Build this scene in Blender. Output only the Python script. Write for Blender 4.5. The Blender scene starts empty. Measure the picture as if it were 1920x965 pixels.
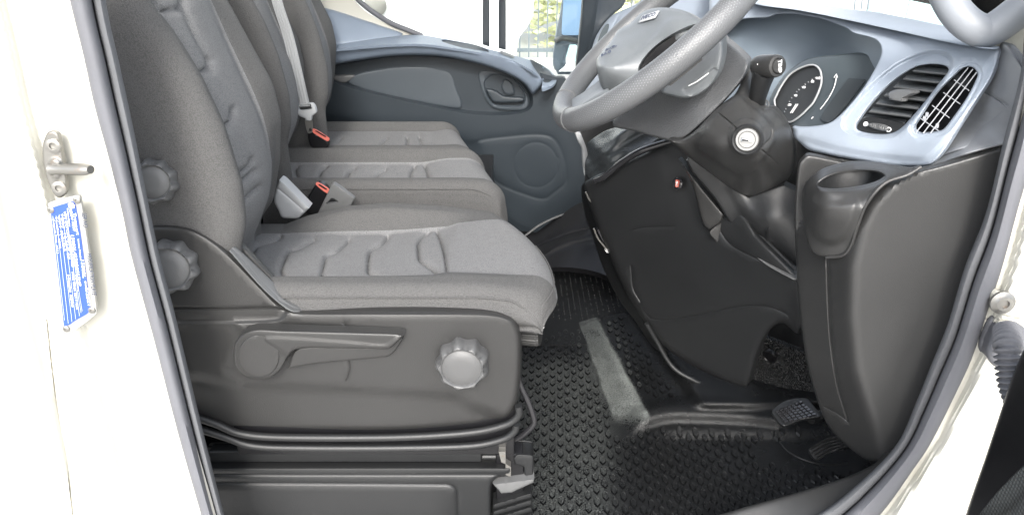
import bpy, math, random
import numpy as np
from mathutils import Vector, Matrix, geometry
random.seed(4); RNG = np.random.default_rng(7)
S = bpy.context.scene
COL = S.collection
# ---------------------------------------------------------------- camera, world, sun, exposure
FPX, CX, CY = 1371.0, 960.0, 482.5            # focal length and centre in pixels of the 1920 wide photograph
PITCH = math.radians(25); CAM = np.array([0.0, -0.93, 1.0])
cd = bpy.data.cameras.new("camera"); cam = bpy.data.objects.new("camera", cd); COL.objects.link(cam)
cd.sensor_width = 36; cd.lens = 36*FPX/1920; cd.clip_start = 0.02; cd.clip_end = 500
cam.location = CAM; cam.rotation_euler = (math.pi/2-PITCH, 0, 0)
S.camera = cam
SUN_EL, SUN_AZ = math.radians(38), math.radians(182)   # azimuth measured clockwise from +Y
w = bpy.data.worlds.new("World"); S.world = w; w.use_nodes = True
nt = w.node_tree; nt.nodes.clear()
sk = nt.nodes.new("ShaderNodeTexSky"); sk.sky_type = 'NISHITA'; sk.sun_disc = False
sk.sun_elevation = SUN_EL; sk.sun_rotation = SUN_AZ; sk.air_density = 1.0; sk.dust_density = 3.0; sk.ozone_density = 1.0
bg = nt.nodes.new("ShaderNodeBackground"); bg.inputs[1].default_value = 0.15
ow = nt.nodes.new("ShaderNodeOutputWorld"); hs = nt.nodes.new('ShaderNodeHueSaturation'); hs.inputs['Saturation'].default_value = .38; nt.links.new(sk.outputs[0], hs.inputs['Color']); nt.links.new(hs.outputs[0], bg.inputs[0]); nt.links.new(bg.outputs[0], ow.inputs[0])
sd = bpy.data.lights.new("sun", 'SUN'); sd.energy = 1.1; sd.angle = math.radians(14); sd.color = (1, .97, .92)
so = bpy.data.objects.new("sun", sd); COL.objects.link(so)
dv = Vector((math.sin(SUN_AZ)*math.cos(SUN_EL), math.cos(SUN_AZ)*math.cos(SUN_EL), math.sin(SUN_EL)))
so.rotation_euler = dv.to_track_quat('Z', 'Y').to_euler()
S.view_settings.view_transform = 'Standard'; S.view_settings.look = 'None'; S.view_settings.gamma = 1
S.view_settings.exposure = 1.92
S.cycles.max_bounces = 8; S.cycles.diffuse_bounces = 5; S.cycles.glossy_bounces = 4
# ---------------------------------------------------------------- pixel <-> space helpers (measuring only)
cp, sp_ = math.cos(PITCH), math.sin(PITCH)
def ray(px, py):
    px = np.asarray(px, float); py = np.asarray(py, float)
    u = (px-CX)/FPX; v = (py-CY)/FPX
    return np.stack([u, cp-v*sp_, -sp_-v*cp], -1)
def U(px, py, y):
    d = ray(px, py); t = (np.asarray(y, float)-CAM[1])/d[..., 1]
    return CAM + d*t[..., None]
def UZ(px, py, z):
    d = ray(px, py); t = (np.asarray(z, float)-CAM[2])/d[..., 2]
    return CAM + d*t[..., None]
def PR(P):
    P = np.asarray(P, float)-CAM
    dep = P[..., 1]*cp-P[..., 2]*sp_; up = P[..., 1]*sp_+P[..., 2]*cp
    return np.stack([CX+FPX*P[..., 0]/dep, CY-FPX*up/dep], -1)
def tps(ctrl):
    if callable(ctrl): return ctrl
    if isinstance(ctrl, (int, float)): return lambda x, y: np.full(np.shape(x), float(ctrl))
    c = np.array(ctrl, float); P = c[:, :2]/500; n = len(P)
    if n < 4:
        A = np.c_[np.ones(n), P]; co = np.linalg.lstsq(A, c[:, 2], rcond=None)[0]
        return lambda x, y: co[0]+co[1]*np.asarray(x)/500+co[2]*np.asarray(y)/500
    def phi(r2): return np.where(r2 > 1e-12, r2*np.log(np.maximum(r2, 1e-12)), 0)
    D = ((P[:, None]-P[None])**2).sum(-1); K = phi(D)+np.eye(n)*1e-4
    A = np.zeros((n+3, n+3)); A[:n, :n] = K; A[:n, n] = 1; A[:n, n+1:] = P; A[n, :n] = 1; A[n+1:, :n] = P.T
    b = np.zeros(n+3); b[:n] = c[:, 2]; s = np.linalg.solve(A, b)
    def f(x, y):
        x = np.asarray(x, float); y = np.asarray(y, float); q = np.stack([x, y], -1).reshape(-1, 2)/500
        d = ((q[:, None]-P[None])**2).sum(-1)
        return (phi(d)@s[:n]+s[n]+q@s[n+1:]).reshape(x.shape)
    return f
def crs(pts, step=5.0, closed=True, n=None):
    """smooth curve through points; a point with a trailing 'c' is a sharp corner"""
    P = [np.array([float(q) for q in p if q != 'c']) for p in pts]; sh = [p[-1] == 'c' for p in pts]
    m = len(P); out = []; segs = m if closed else m-1
    for i in range(segs):
        a, b = P[i], P[(i+1) % m]
        sa, sb = sh[i], sh[(i+1) % m]
        if not closed and i == 0: sa = True
        if not closed and i == segs-1: sb = True
        L = np.linalg.norm((b-a)[:2]) if step > .5 else np.linalg.norm(b-a)
        pa = (2*a-b) if sa else P[i-1]; pb = (2*b-a) if sb else P[(i+2) % m]
        ta = (b-pa)/2; tb = (pb-a)/2
        la, lb = np.linalg.norm(ta), np.linalg.norm(tb); LL = np.linalg.norm(b-a)+1e-9
        if la > 1.3*LL: ta = ta*1.3*LL/la
        if lb > 1.3*LL: tb = tb*1.3*LL/lb
        k = n if n else max(1, int(math.ceil(L/step)))
        for j in range(k):
            t = j/k
            out.append((2*t**3-3*t*t+1)*a+(t**3-2*t*t+t)*ta+(-2*t**3+3*t*t)*b+(t**3-t*t)*tb)
    if not closed: out.append(P[-1])
    return np.array(out)
def resamp(P, n):
    P = np.asarray(P, float); d = np.r_[0, np.cumsum(np.linalg.norm(np.diff(P, axis=0), axis=1))]
    t = np.linspace(0, d[-1], n); return np.stack([np.interp(t, d, P[:, k]) for k in range(P.shape[1])], -1)
def inside(pts, poly):
    x, y = pts[:, 0][:, None], pts[:, 1][:, None]; a = poly; b = np.roll(poly, -1, 0)
    c = ((a[:, 1] > y) != (b[:, 1] > y)) & (x < (b[:, 0]-a[:, 0])*(y-a[:, 1])/(b[:, 1]-a[:, 1]+1e-12)+a[:, 0])
    return c.sum(1) % 2 == 1
def segdist(pts, line, closed):
    a = line; b = np.roll(line, -1, 0)
    if not closed: a, b = a[:-1], b[:-1]
    out = np.empty(len(pts))
    d = b-a; dd = (d**2).sum(1)+1e-12
    for s in range(0, len(pts), 2000):
        q = pts[s:s+2000, None]-a[None]; t = np.clip((q*d).sum(-1)/dd, 0, 1)
        out[s:s+2000] = np.sqrt(((q-t[..., None]*d)**2).sum(-1).min(1))
    return out
def sstep(t): t = np.clip(t, 0, 1); return t*t*(3-2*t)
# ---------------------------------------------------------------- object helpers
WL = {}
def V3(p): return Vector((float(p[0]), float(p[1]), float(p[2])))
def thing(name, label, cat, loc, group=None):
    o = bpy.data.objects.new(name, None); COL.objects.link(o); o.location = V3(loc); o.empty_display_size = .05
    o['label'] = label; o['category'] = cat
    if group: o['group'] = group
    WL[o.name] = np.array(loc, float); return o
def mk(name, verts, faces, mat, parent=None, sharp=40, label=None, flat=False):
    verts = np.asarray(verts, float)
    base = WL[parent.name] if parent is not None else verts.mean(0)
    me = bpy.data.meshes.new(name)
    me.from_pydata([tuple(v) for v in (verts-base)], [], [tuple(int(i) for i in f) for f in faces]); me.validate(); me.update()
    if not flat:
        me.polygons.foreach_set('use_smooth', [True]*len(me.polygons)); me.set_sharp_from_angle(angle=math.radians(sharp))
    if mat: me.materials.append(mat)
    o = bpy.data.objects.new(name, me); COL.objects.link(o)
    if parent is not None: o.parent = parent; WL[o.name] = base
    else: o.location = V3(base); WL[o.name] = base
    if label: o['label'] = label
    return o
def top(o, label, cat, group=None, kind=None):
    if kind: o['kind'] = kind
    if label: o['label'] = label
    if cat: o['category'] = cat
    if group: o['group'] = group
    return o
class MB:
    def __init__(s): s.v = []; s.f = []; s.n = 0
    def add(s, v, f):
        s.v += [tuple(float(c) for c in p) for p in v]; s.f += [tuple(int(i)+s.n for i in q) for q in f]; s.n = len(s.v); return s
    def out(s, name, mat, parent=None, **k): return mk(name, s.v, s.f, mat, parent, **k)
def frame_of(n, up=(0, 0, 1)):
    n = np.asarray(n, float); n = n/np.linalg.norm(n); u = np.cross(up, n)
    if np.linalg.norm(u) < 1e-4: u = np.cross((0, 1, 0), n)
    u = u/np.linalg.norm(u); v = np.cross(n, u); return u, v, n
def tube_vf(path, r, seg=12, closed=False, flat=1.0, up=None, caps=True):
    """swept tube; r number or list; flat squashes along the second axis"""
    P = np.asarray(path, float); m = len(P); R = np.full(m, r) if np.isscalar(r) else np.interp(np.linspace(0, 1, m), np.linspace(0, 1, len(r)), r)
    T = np.gradient(P, axis=0) if not closed else (np.roll(P, -1, 0)-np.roll(P, 1, 0))
    T = T/(np.linalg.norm(T, axis=1)[:, None]+1e-12)
    ref = np.array(up if up is not None else (0, 0, 1.0)); V = []; N = None
    for i in range(m):
        if up is not None or N is None:
            a = np.cross(T[i], ref)
            if np.linalg.norm(a) < 1e-3: a = np.cross(T[i], (0, 1, 0.01))
        else: a = N-T[i]*(N@T[i])
        a = a/np.linalg.norm(a); N = a; b = np.cross(T[i], a)
        for k in range(seg):
            t = 2*math.pi*k/seg; V.append(P[i]+R[i]*(math.cos(t)*a+math.sin(t)*b*flat))
    F = []
    for i in range(m if closed else m-1):
        j = (i+1) % m
        for k in range(seg):
            l = (k+1) % seg; F.append((i*seg+k, i*seg+l, j*seg+l, j*seg+k))
    if not closed and caps: F.append(tuple(range(seg-1, -1, -1))); F.append(tuple((m-1)*seg+k for k in range(seg)))
    return np.array(V), F
def tube(name, path, r, mat, parent=None, **k):
    lab = k.pop('label', None); v, f = tube_vf(path, r, **k); return mk(name, v, f, mat, parent, sharp=50, label=lab)
def lathe_vf(origin, axis, prof, seg=32, up=(0, 0, 1), fr=None, lobes=None):
    """prof: list of (radius, height along the axis)"""
    u, v, n = frame_of(axis, up); V = []; F = []; o = np.asarray(origin, float)
    for i, (r, h) in enumerate(prof):
        for k in range(seg):
            t = 2*math.pi*k/seg; rr = r*(lobes(t, i, h) if lobes else 1)
            V.append(o+rr*(math.cos(t)*u+math.sin(t)*v)+h*n)
    for i in range(len(prof)-1):
        for k in range(seg):
            l = (k+1) % seg; F.append((i*seg+k, i*seg+l, (i+1)*seg+l, (i+1)*seg+k))
    F.append(tuple(range(seg-1, -1, -1))); F.append(tuple((len(prof)-1)*seg+k for k in range(seg)))
    return np.array(V), F
def lathe(name, origin, axis, prof, mat, parent=None, sharp=35, label=None, **k):
    v, f = lathe_vf(origin, axis, prof, **k); return mk(name, v, f, mat, parent, sharp=sharp, label=label)
def box_vf(c, dx, dy, dz, b=0.0):
    """box with half-vectors dx, dy, dz and chamfer fraction b"""
    c = np.asarray(c, float); dx, dy, dz = (np.asarray(q, float) for q in (dx, dy, dz)); V = []; F = []
    if b <= 0:
        for i in (-1, 1):
            for j in (-1, 1):
                for k in (-1, 1): V.append(c+i*dx+j*dy+k*dz)
        return np.array(V), [(0, 1, 3, 2), (4, 6, 7, 5), (0, 4, 5, 1), (2, 3, 7, 6), (0, 2, 6, 4), (1, 5, 7, 3)]
    L = [np.linalg.norm(q) for q in (dx, dy, dz)]; e = [1-min(b/l, .9) for l in L]
    def ring(z, s):
        a, d = (1, e[1]) if True else 0, 0
        R = []
        x1, y1 = 1*s[0], 1*s[1]; ex, ey = x1-(1-e[0]), y1-(1-e[1])
        for (x, y) in ((ex, y1), (x1, ey), (x1, -ey), (ex, -y1), (-ex, -y1), (-x1, -ey), (-x1, ey), (-ex, y1)): R.append(c+x*dx+y*dy+z*dz)
        return R
    s0 = (1-(1-e[0])*.9, 1-(1-e[1])*.9)
    rings = [ring(-1, s0), ring(-e[2], (1, 1)), ring(e[2], (1, 1)), ring(1, s0)]
    for r in rings: V += r
    for i in range(3):
        for k in range(8): l = (k+1) % 8; F.append((i*8+k, i*8+l, (i+1)*8+l, (i+1)*8+k))
    F.append(tuple(range(7, -1, -1))); F.append(tuple(24+k for k in range(8)))
    return np.array(V), F
def box(name, c, dx, dy, dz, mat, parent=None, b=0.002, **k):
    v, f = box_vf(c, dx, dy, dz, b); return mk(name, v, f, mat, parent, **k)
def axbox(name, lo, hi, mat, parent=None, b=0.002, **k):
    lo = np.array(lo, float); hi = np.array(hi, float); h = (hi-lo)/2
    return box(name, (lo+hi)/2, (h[0], 0, 0), (0, h[1], 0), (0, 0, h[2]), mat, parent, b, **k)
def sheet(name, outline, ctrl, mat, parent=None, holes=(), thick=.006, dirn=None, roll=None, grid=10, grooves=(), regions=(), step=5,
          sharp=42, label=None, holeroll=None, closed_smooth=True, extra=None):
    """A moulded panel with its own depth: outline measured on the picture, depth from ctrl (distance behind the door plane),
    thickness, rounded edge (roll=(px,m)), grooves [(polyline, px, m)], regions [(poly, px, m)]."""
    f = tps(ctrl); O = crs(outline, step); H = [crs(h, min(step, 3)) for h in holes]
    loops = [O]+H; pts = [O]+H
    lo, hi = O.min(0), O.max(0)
    gx, gy = np.meshgrid(np.arange(lo[0]+grid/2, hi[0], grid), np.arange(lo[1]+grid/2, hi[1], grid*.87))
    gx = gx+(np.arange(gx.shape[0]) % 2)[:, None]*grid/2; cand = [np.stack([gx.ravel(), gy.ravel()], -1)]
    def offs(L, closed, ds):
        L = np.asarray(L); t = (np.roll(L, -1, 0)-np.roll(L, 1, 0)) if closed else np.gradient(L, axis=0)
        t = t/(np.linalg.norm(t, axis=1)[:, None]+1e-9); nn = np.stack([-t[:, 1], t[:, 0]], -1); return [L+nn*d for d in ds]
    G = [(crs(g[0], 4, closed=len(g) > 3), g[1], g[2], len(g) > 3) for g in grooves]
    R = [(crs(r[0], 4), r[1], r[2]) for r in regions]
    dense = []
    if roll: dense += offs(O, True, [s*roll[0]*k for s in (-1, 1) for k in (.1, .3, .6, 1)])
    if holeroll:
        for h in H: dense += offs(h, True, [s*holeroll[0]*k for s in (-1, 1) for k in (.12, .35, .65, 1)])
    for (g, wd, dp, cl) in G: dense += offs(g, cl, [-1.8*wd, -.9*wd, 0, .9*wd, 1.8*wd])
    for (r, wd, dp) in R: dense += offs(r, True, [-.5*wd, -.2*wd, .2*wd, .5*wd] if wd > 0 else [0])
    if dense:
        dn = np.concatenate(dense); key = np.round(dn/1.1).astype(int); _, ix = np.unique(key, axis=0, return_index=True); dn = dn[ix]
        c0 = cand[0]; dd = np.full(len(c0), 1e9)
        for s in range(0, len(c0), 500):
            dd[s:s+500] = np.sqrt(((c0[s:s+500, None]-dn[None])**2).sum(-1).min(1))
        cand = [c0[dd > grid*.45], dn]
    C = np.concatenate(cand); ok = inside(C, O)
    for h in H: ok &= ~inside(C, h)
    C = C[ok]
    for L in loops: C = C[segdist(C, L, True) > .9]
    base = np.concatenate(loops); allp = np.concatenate([base, C]); edges = []; k = 0
    for L in loops:
        m = len(L); edges += [(k+i, k+(i+1) % m) for i in range(m)]; k += m
    vs, es, fs, ov, oe, of = geometry.delaunay_2d_cdt([Vector(p) for p in allp.tolist()], edges, [], 0, 1e-5)
    Q = np.array([tuple(v) for v in vs]); T = np.array([list(t) for t in fs if len(t) == 3]); cen = Q[T].mean(1)
    ok = inside(cen, O)
    for h in H: ok &= ~inside(cen, h)
    T = T[ok]
    y = f(Q[:, 0], Q[:, 1])
    if roll:
        t = np.clip(segdist(Q, O, True)/roll[0], 0, 1); y = y+roll[1]*(1-np.sqrt(np.clip(1-(1-t)**2, 0, 1)))
    if holeroll:
        for h in H: t = np.clip(segdist(Q, h, True)/holeroll[0], 0, 1); y = y+holeroll[1]*(1-np.sqrt(np.clip(1-(1-t)**2, 0, 1)))
    for (g, wd, dp, cl) in G: y = y+dp*np.exp(-(segdist(Q, g, cl)/wd)**2)
    for (r, wd, dp) in R:
        d = segdist(Q, r, True)*np.where(inside(Q, r), 1, -1); y = y+dp*sstep(d/max(abs(wd), .01)+.5)
    if extra: y = extra(Q, y)
    P = U(Q[:, 0], Q[:, 1], y)
    used = np.unique(T); mp = -np.ones(len(P), int); mp[used] = np.arange(len(used)); P = P[used]; T = mp[T]
    n = np.cross(P[T[:, 1]]-P[T[:, 0]], P[T[:, 2]]-P[T[:, 0]]); c = P[T].mean(1)-CAM
    fl = (n*c).sum(1) > 0; T[fl] = T[fl][:, ::-1]
    vn = np.zeros_like(P); n = np.cross(P[T[:, 1]]-P[T[:, 0]], P[T[:, 2]]-P[T[:, 0]])
    for i in range(3): np.add.at(vn, T[:, i], n)
    vn /= np.linalg.norm(vn, axis=1)[:, None]+1e-12
    off = (np.array(dirn, float) if dirn is not None else None)
    if off is not None: B = P+off/np.linalg.norm(off)*thick
    else: B = P-vn*thick
    ed = {}
    for t in T:
        for a, b in ((t[0], t[1]), (t[1], t[2]), (t[2], t[0])):
            if (b, a) in ed: del ed[(b, a)]
            else: ed[(a, b)] = 1
    N = len(P); F = [tuple(t) for t in T]+[tuple(t[::-1]+N) for t in T]+[(b, a, a+N, b+N) for (a, b) in ed]
    return mk(name, np.concatenate([P, B]), F, mat, parent, sharp=sharp, label=label)
def strip(name, left, right, ctrl, mat, parent=None, **k):
    """band between two measured edges"""
    return sheet(name, [tuple(p) for p in left]+[tuple(p) for p in right[::-1]], ctrl, mat, parent, **k)
def ln3(pts, ys, step=6): 
    """3D path through picture points at given depths"""
    L = crs([(p[0], p[1], (ys if np.isscalar(ys) else ys[i])*1000) for i, p in enumerate(pts)], step, closed=False)
    return U(L[:, 0], L[:, 1], L[:, 2]/1000)
def grid_vf(G, closed_v=False, capends=False):
    """G[u][v] array of points"""
    nu, nv = G.shape[:2]; F = []
    for i in range(nu-1):
        for j in range(nv if closed_v else nv-1):
            l = (j+1) % nv; F.append((i*nv+j, i*nv+l, (i+1)*nv+l, (i+1)*nv+j))
    if capends: F.append(tuple(range(nv-1, -1, -1))); F.append(tuple((nu-1)*nv+k for k in range(nv)))
    return G.reshape(-1, 3), F
def fixn(name_obj):
    import bmesh
    bm = bmesh.new(); bm.from_mesh(name_obj.data); bmesh.ops.recalc_face_normals(bm, faces=bm.faces); bm.to_mesh(name_obj.data); bm.free(); return name_obj
def text(name, s, size, origin, right, upv, mat, parent=None, depth=.0006, align='CENTER', **k):
    cu = bpy.data.curves.new(name, 'FONT'); cu.body = s; cu.size = size; cu.align_x = align; cu.align_y = 'CENTER'; cu.extrude = depth; cu.resolution_u = 2
    cu.space_character = k.get('space', 1.0); cu.offset = k.get('bold', 0.0)
    o = bpy.data.objects.new(name, cu); COL.objects.link(o); bpy.context.view_layer.update()
    me = bpy.data.meshes.new_from_object(o.evaluated_get(bpy.context.evaluated_depsgraph_get()))
    V = np.empty(len(me.vertices)*3); me.vertices.foreach_get('co', V); V = V.reshape(-1, 3); F = [tuple(p.vertices) for p in me.polygons]
    bpy.data.objects.remove(o); bpy.data.curves.remove(cu); bpy.data.meshes.remove(me)
    r = np.array(right, float); r /= np.linalg.norm(r); u = np.array(upv, float); u -= r*(u@r); u /= np.linalg.norm(u); n = np.cross(r, u)
    if k.get('fit'): V[:, 0] *= k['fit']/max(np.ptp(V[:, 0]), 1e-6)
    W = np.array(origin, float)+V[:, :1]*r*k.get('sx', 1)+V[:, 1:2]*u+V[:, 2:]*n
    return mk(name, W, F, mat, parent, flat=True)
# ---------------------------------------------------------------- materials
M = {}
def material(name, col, rough=.5, metal=0.0, bump=None, var=.08, spec=.5, weave=None, col2=None, spots=None, coat=0, sheen=0, vscale=12):
    m = bpy.data.materials.new(name); m.use_nodes = True; t = m.node_tree; b = t.nodes["Principled BSDF"]; N = t.nodes.new; L = t.links.new
    tc = N("ShaderNodeTexCoord"); no = N("ShaderNodeTexNoise"); no.inputs['Scale'].default_value = vscale; no.inputs['Detail'].default_value = 6
    L(tc.outputs['Object'], no.inputs['Vector'])
    mx = N("ShaderNodeMix"); mx.data_type = 'RGBA'
    c = np.array(col); mx.inputs[6].default_value = (*np.clip(c*(1-var), 0, 1), 1); mx.inputs[7].default_value = (*np.clip(c*(1+var), 0, 1), 1)
    L(no.outputs['Fac'], mx.inputs[0]); out = mx.outputs[2]
    if weave:  # (scale, strength of colour, bump distance)
        vo = N("ShaderNodeTexVoronoi"); vo.inputs['Scale'].default_value = weave[0]; vo.inputs['Randomness'].default_value = weave[3] if len(weave) > 3 else .35
        L(tc.outputs['Object'], vo.inputs['Vector'])
        rp = N("ShaderNodeMapRange"); rp.inputs[1].default_value = .15; rp.inputs[2].default_value = .75; rp.inputs[3].default_value = 1+weave[1]; rp.inputs[4].default_value = 1-weave[1]
        L(vo.outputs['Distance'], rp.inputs[0]); m2 = N("ShaderNodeMix"); m2.data_type = 'RGBA'; m2.blend_type = 'MULTIPLY'; m2.inputs[0].default_value = 1
        L(out, m2.inputs[6]); cb = N("ShaderNodeCombineColor"); [L(rp.outputs[0], cb.inputs[i]) for i in range(3)]; L(cb.outputs[0], m2.inputs[7]); out = m2.outputs[2]
        bu = N("ShaderNodeBump"); bu.inputs['Strength'].default_value = .8; bu.inputs['Distance'].default_value = weave[2]; bu.invert = True
        L(vo.outputs['Distance'], bu.inputs['Height']); L(bu.outputs[0], b.inputs['Normal'])
    if bump:   # (scale, distance[, kind])
        if len(bump) > 2 and bump[2] == 'v':
            n2 = N("ShaderNodeTexVoronoi"); n2.feature = 'F1'; ho = n2.outputs['Distance']
        else: n2 = N("ShaderNodeTexNoise"); n2.inputs['Detail'].default_value = 3; ho = n2.outputs['Fac']
        n2.inputs['Scale'].default_value = bump[0]; L(tc.outputs['Object'], n2.inputs['Vector'])
        bu = N("ShaderNodeBump"); bu.inputs['Strength'].default_value = 1; bu.inputs['Distance'].default_value = bump[1]
        L(ho, bu.inputs['Height']); L(bu.outputs[0], b.inputs['Normal'])
    if spots:  # dust: (scale, threshold, colour)
        n3 = N("ShaderNodeTexNoise"); n3.inputs['Scale'].default_value = spots[0]; n3.inputs['Detail'].default_value = 8; L(tc.outputs['Object'], n3.inputs['Vector'])
        r3 = N("ShaderNodeMapRange"); r3.inputs[1].default_value = spots[1]; r3.inputs[2].default_value = spots[1]+.2; r3.inputs[4].default_value = spots[3] if len(spots) > 3 else .6
        L(n3.outputs['Fac'], r3.inputs[0]); m3 = N("ShaderNodeMix"); m3.data_type = 'RGBA'; m3.inputs[7].default_value = (*spots[2], 1)
        L(r3.outputs[0], m3.inputs[0]); L(out, m3.inputs[6]); out = m3.outputs[2]
    L(out, b.inputs['Base Color'])
    rr = N("ShaderNodeMapRange"); rr.inputs[3].default_value = max(rough-.06, .02); rr.inputs[4].default_value = min(rough+.06, 1); L(no.outputs['Fac'], rr.inputs[0]); L(rr.outputs[0], b.inputs['Roughness'])
    b.inputs['Metallic'].default_value = metal; b.inputs['Specular IOR Level'].default_value = spec; b.inputs['Coat Weight'].default_value = coat; b.inputs['Coat Roughness'].default_value = .08
    b.inputs['Sheen Weight'].default_value = sheen
    M[name] = m; return m
material('plastic_dark', (.013, .0137, .0145), .42, bump=(900, .0004), var=.06)
material('plastic_mid', (.026, .026, .0258), .35, bump=(900, .0004), var=.08)
material('end_glare_grey', (.17, .178, .19), .45, bump=(900, .0004), var=.05)  # upper end panel, glare is put into this paler grey
material('mat_far', (.006, .0065, .007), .55, bump=(400, .0008), var=.1, spec=.25)
material('knob_grey', (.070, .071, .072), .36, bump=(900, .0003), var=.06)
material('plastic_satin', (.034, .0342, .0342), .32, bump=(900, .0004), var=.08)
material('lock_metal', (.20, .20, .195), .45, metal=.3, var=.05)
material('handle_grey', (.20, .215, .235), .42, bump=(900, .0003), var=.05)
material('door_band', (.16, .195, .245), .42, bump=(1100, .0004), var=.05)
material('plastic_grey', (.10, .102, .103), .4, bump=(900, .0003), var=.06)
material('plastic_black', (.006, .006, .007), .3, bump=(600, .0003), var=.1)
material('plastic_gloss', (.02, .02, .022), .12, var=.1)
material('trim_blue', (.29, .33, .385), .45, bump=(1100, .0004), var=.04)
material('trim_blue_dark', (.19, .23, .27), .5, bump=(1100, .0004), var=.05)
material('door_slate', (.022, .029, .036), .5, bump=(900, .0004), var=.06)
material('door_slate_light', (.042, .052, .062), .5, bump=(900, .0004), var=.05)
material('paint_white', (.52, .51, .455), .35, var=.02, coat=.3, spots=(9, .60, (.46, .43, .34), .5))
material('rubber', (.115, .118, .130), .62, bump=(500, .0003), spec=.3, var=.08, vscale=25)
material('rubber_lip', (.11, .114, .122), .8, bump=(300, .0008), spec=.2, var=.08, vscale=25)
material('fabric_side', (.073, .0725, .072), .95, weave=(600, .26, .0010, .8), var=.08)
material('fabric_panel', (.146, .147, .149), .95, weave=(620, .28, .0008, 1), var=.10, vscale=40)
material('leather', (.085, .088, .092), .36, bump=(520, .0004, 'v'), var=.06)  # black grip leather greyed, the glare veil is put into its colour
material('leather_smooth', (.075, .078, .082), .42, bump=(340, .0007, 'v'), var=.06)
material('gaiter', (.03, .034, .036), .22, bump=(500, .0005, 'v'), var=.1)
material('hub_grey', (.12, .13, .137), .4, bump=(1000, .0003), var=.04)  # hub lightened likewise to carry the glare veil in its colour
material('chrome', (.55, .55, .54), .25, metal=1, var=.03)
material('steel', (.24, .235, .22), .36, metal=.75, bump=(120, .0003), var=.06, spots=(90, .60, (.26, .17, .11), .5))
material('mat_rubber', (.004, .0042, .0045), .17, bump=(650, .0003), var=.1, vscale=18, spec=.8)
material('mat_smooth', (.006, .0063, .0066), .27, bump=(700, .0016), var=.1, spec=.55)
def add_dust_sheen(m, col):  # mixes in a pale tone for dust and for painted sheen
    t = m.node_tree; b = t.nodes['Principled BSDF']; src = b.inputs['Base Color'].links[0].from_socket; at = t.nodes.new('ShaderNodeAttribute'); at.attribute_name = 'dust_sheen'
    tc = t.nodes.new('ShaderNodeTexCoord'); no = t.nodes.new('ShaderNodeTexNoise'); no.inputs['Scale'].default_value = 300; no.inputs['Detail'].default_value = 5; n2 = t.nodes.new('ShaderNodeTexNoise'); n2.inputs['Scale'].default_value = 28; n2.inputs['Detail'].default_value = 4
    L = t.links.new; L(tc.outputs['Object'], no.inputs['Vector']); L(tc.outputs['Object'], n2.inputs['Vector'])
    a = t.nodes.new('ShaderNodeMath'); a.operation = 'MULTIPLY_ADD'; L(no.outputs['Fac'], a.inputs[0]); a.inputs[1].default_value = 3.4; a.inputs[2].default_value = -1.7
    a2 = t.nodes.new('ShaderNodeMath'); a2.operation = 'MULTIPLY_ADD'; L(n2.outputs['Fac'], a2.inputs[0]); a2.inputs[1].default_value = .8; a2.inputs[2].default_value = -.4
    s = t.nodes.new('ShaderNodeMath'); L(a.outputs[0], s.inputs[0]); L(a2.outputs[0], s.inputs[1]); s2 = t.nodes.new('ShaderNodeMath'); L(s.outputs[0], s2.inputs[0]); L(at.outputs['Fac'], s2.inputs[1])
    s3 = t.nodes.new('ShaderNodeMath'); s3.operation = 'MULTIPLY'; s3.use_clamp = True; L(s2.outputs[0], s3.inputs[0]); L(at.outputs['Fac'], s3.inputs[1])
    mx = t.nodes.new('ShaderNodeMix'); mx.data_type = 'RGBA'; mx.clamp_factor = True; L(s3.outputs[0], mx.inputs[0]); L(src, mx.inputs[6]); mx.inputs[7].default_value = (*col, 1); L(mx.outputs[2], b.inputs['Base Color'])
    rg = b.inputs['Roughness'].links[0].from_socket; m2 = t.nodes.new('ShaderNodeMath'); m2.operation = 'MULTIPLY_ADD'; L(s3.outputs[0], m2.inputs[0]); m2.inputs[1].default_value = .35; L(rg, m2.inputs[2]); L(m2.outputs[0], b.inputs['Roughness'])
add_dust_sheen(M['mat_smooth'], (.165, .178, .17))
material('kick_leather', (.012, .012, .012), .27, bump=(260, .003, 'v'), var=.1)
material('white_print', (.8, .8, .8), .5, var=0)
material('dial_black', (.060, .074, .083), .35, var=.05)
material('dial_screen', (.05, .058, .064), .2, var=.03)
material('belt', (.34, .35, .37), .6, bump=(700, .0006), var=.05)
material('belt_white', (.36, .37, .38), .5, var=.03)
material('red_button', (.50, .13, .10), .4, var=.08)
material('plate_blue', (.030, .075, .38), .35, var=.06)
material('plate_alu', (.33, .33, .315), .45, metal=.3, var=.05)
material('ink', (.05, .06, .09), .6, var=.02)
material('mirror', (.9, .9, .9), .02, metal=1, var=0)
material('mesh_cloth', (.04, .044, .044), .8, weave=(190, .95, .002, .05), var=.1)
# ================================================================ body shell round the door opening
body = thing('van_body', 'white painted van body round the open driver doorway with black rubber seal', 'van', (0, -.02, -.2))
lb = [(90, -160), (125, 0), (150, 100), (172, 200), (200, 300), (225, 400), (242, 482), (285, 640), (330, 813), (375, 970), (420, 1130)]   # white / rubber edge
li = [(180, -160), (200, 10), (225, 125), (250, 240), (272, 350), (300, 482), (330, 596), (374, 780), (421, 965), (470, 1130)]          # rubber / cab edge
def pillar_extra(Q, y):
    e = np.interp(Q[:, 1], [p[1] for p in lb], [p[0] for p in lb]); d = e-Q[:, 0]        # px left of the rubber
    y = y+.012*np.exp(-(np.clip(d, 0, 999)/14)**2)
    y = y-.022*sstep((d-112)/26)+.006*np.exp(-((d-175-(Q[:, 1]-480)*.03)/22)**2)-.018*sstep((d-205)/30)
    y = y+.007*np.exp(-((Q[:, 0]-150-(Q[:, 1]-700)*.22)/14)**2)*sstep((Q[:, 1]-610)/50)*sstep((840-Q[:, 1])/60)
    return y
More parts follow.
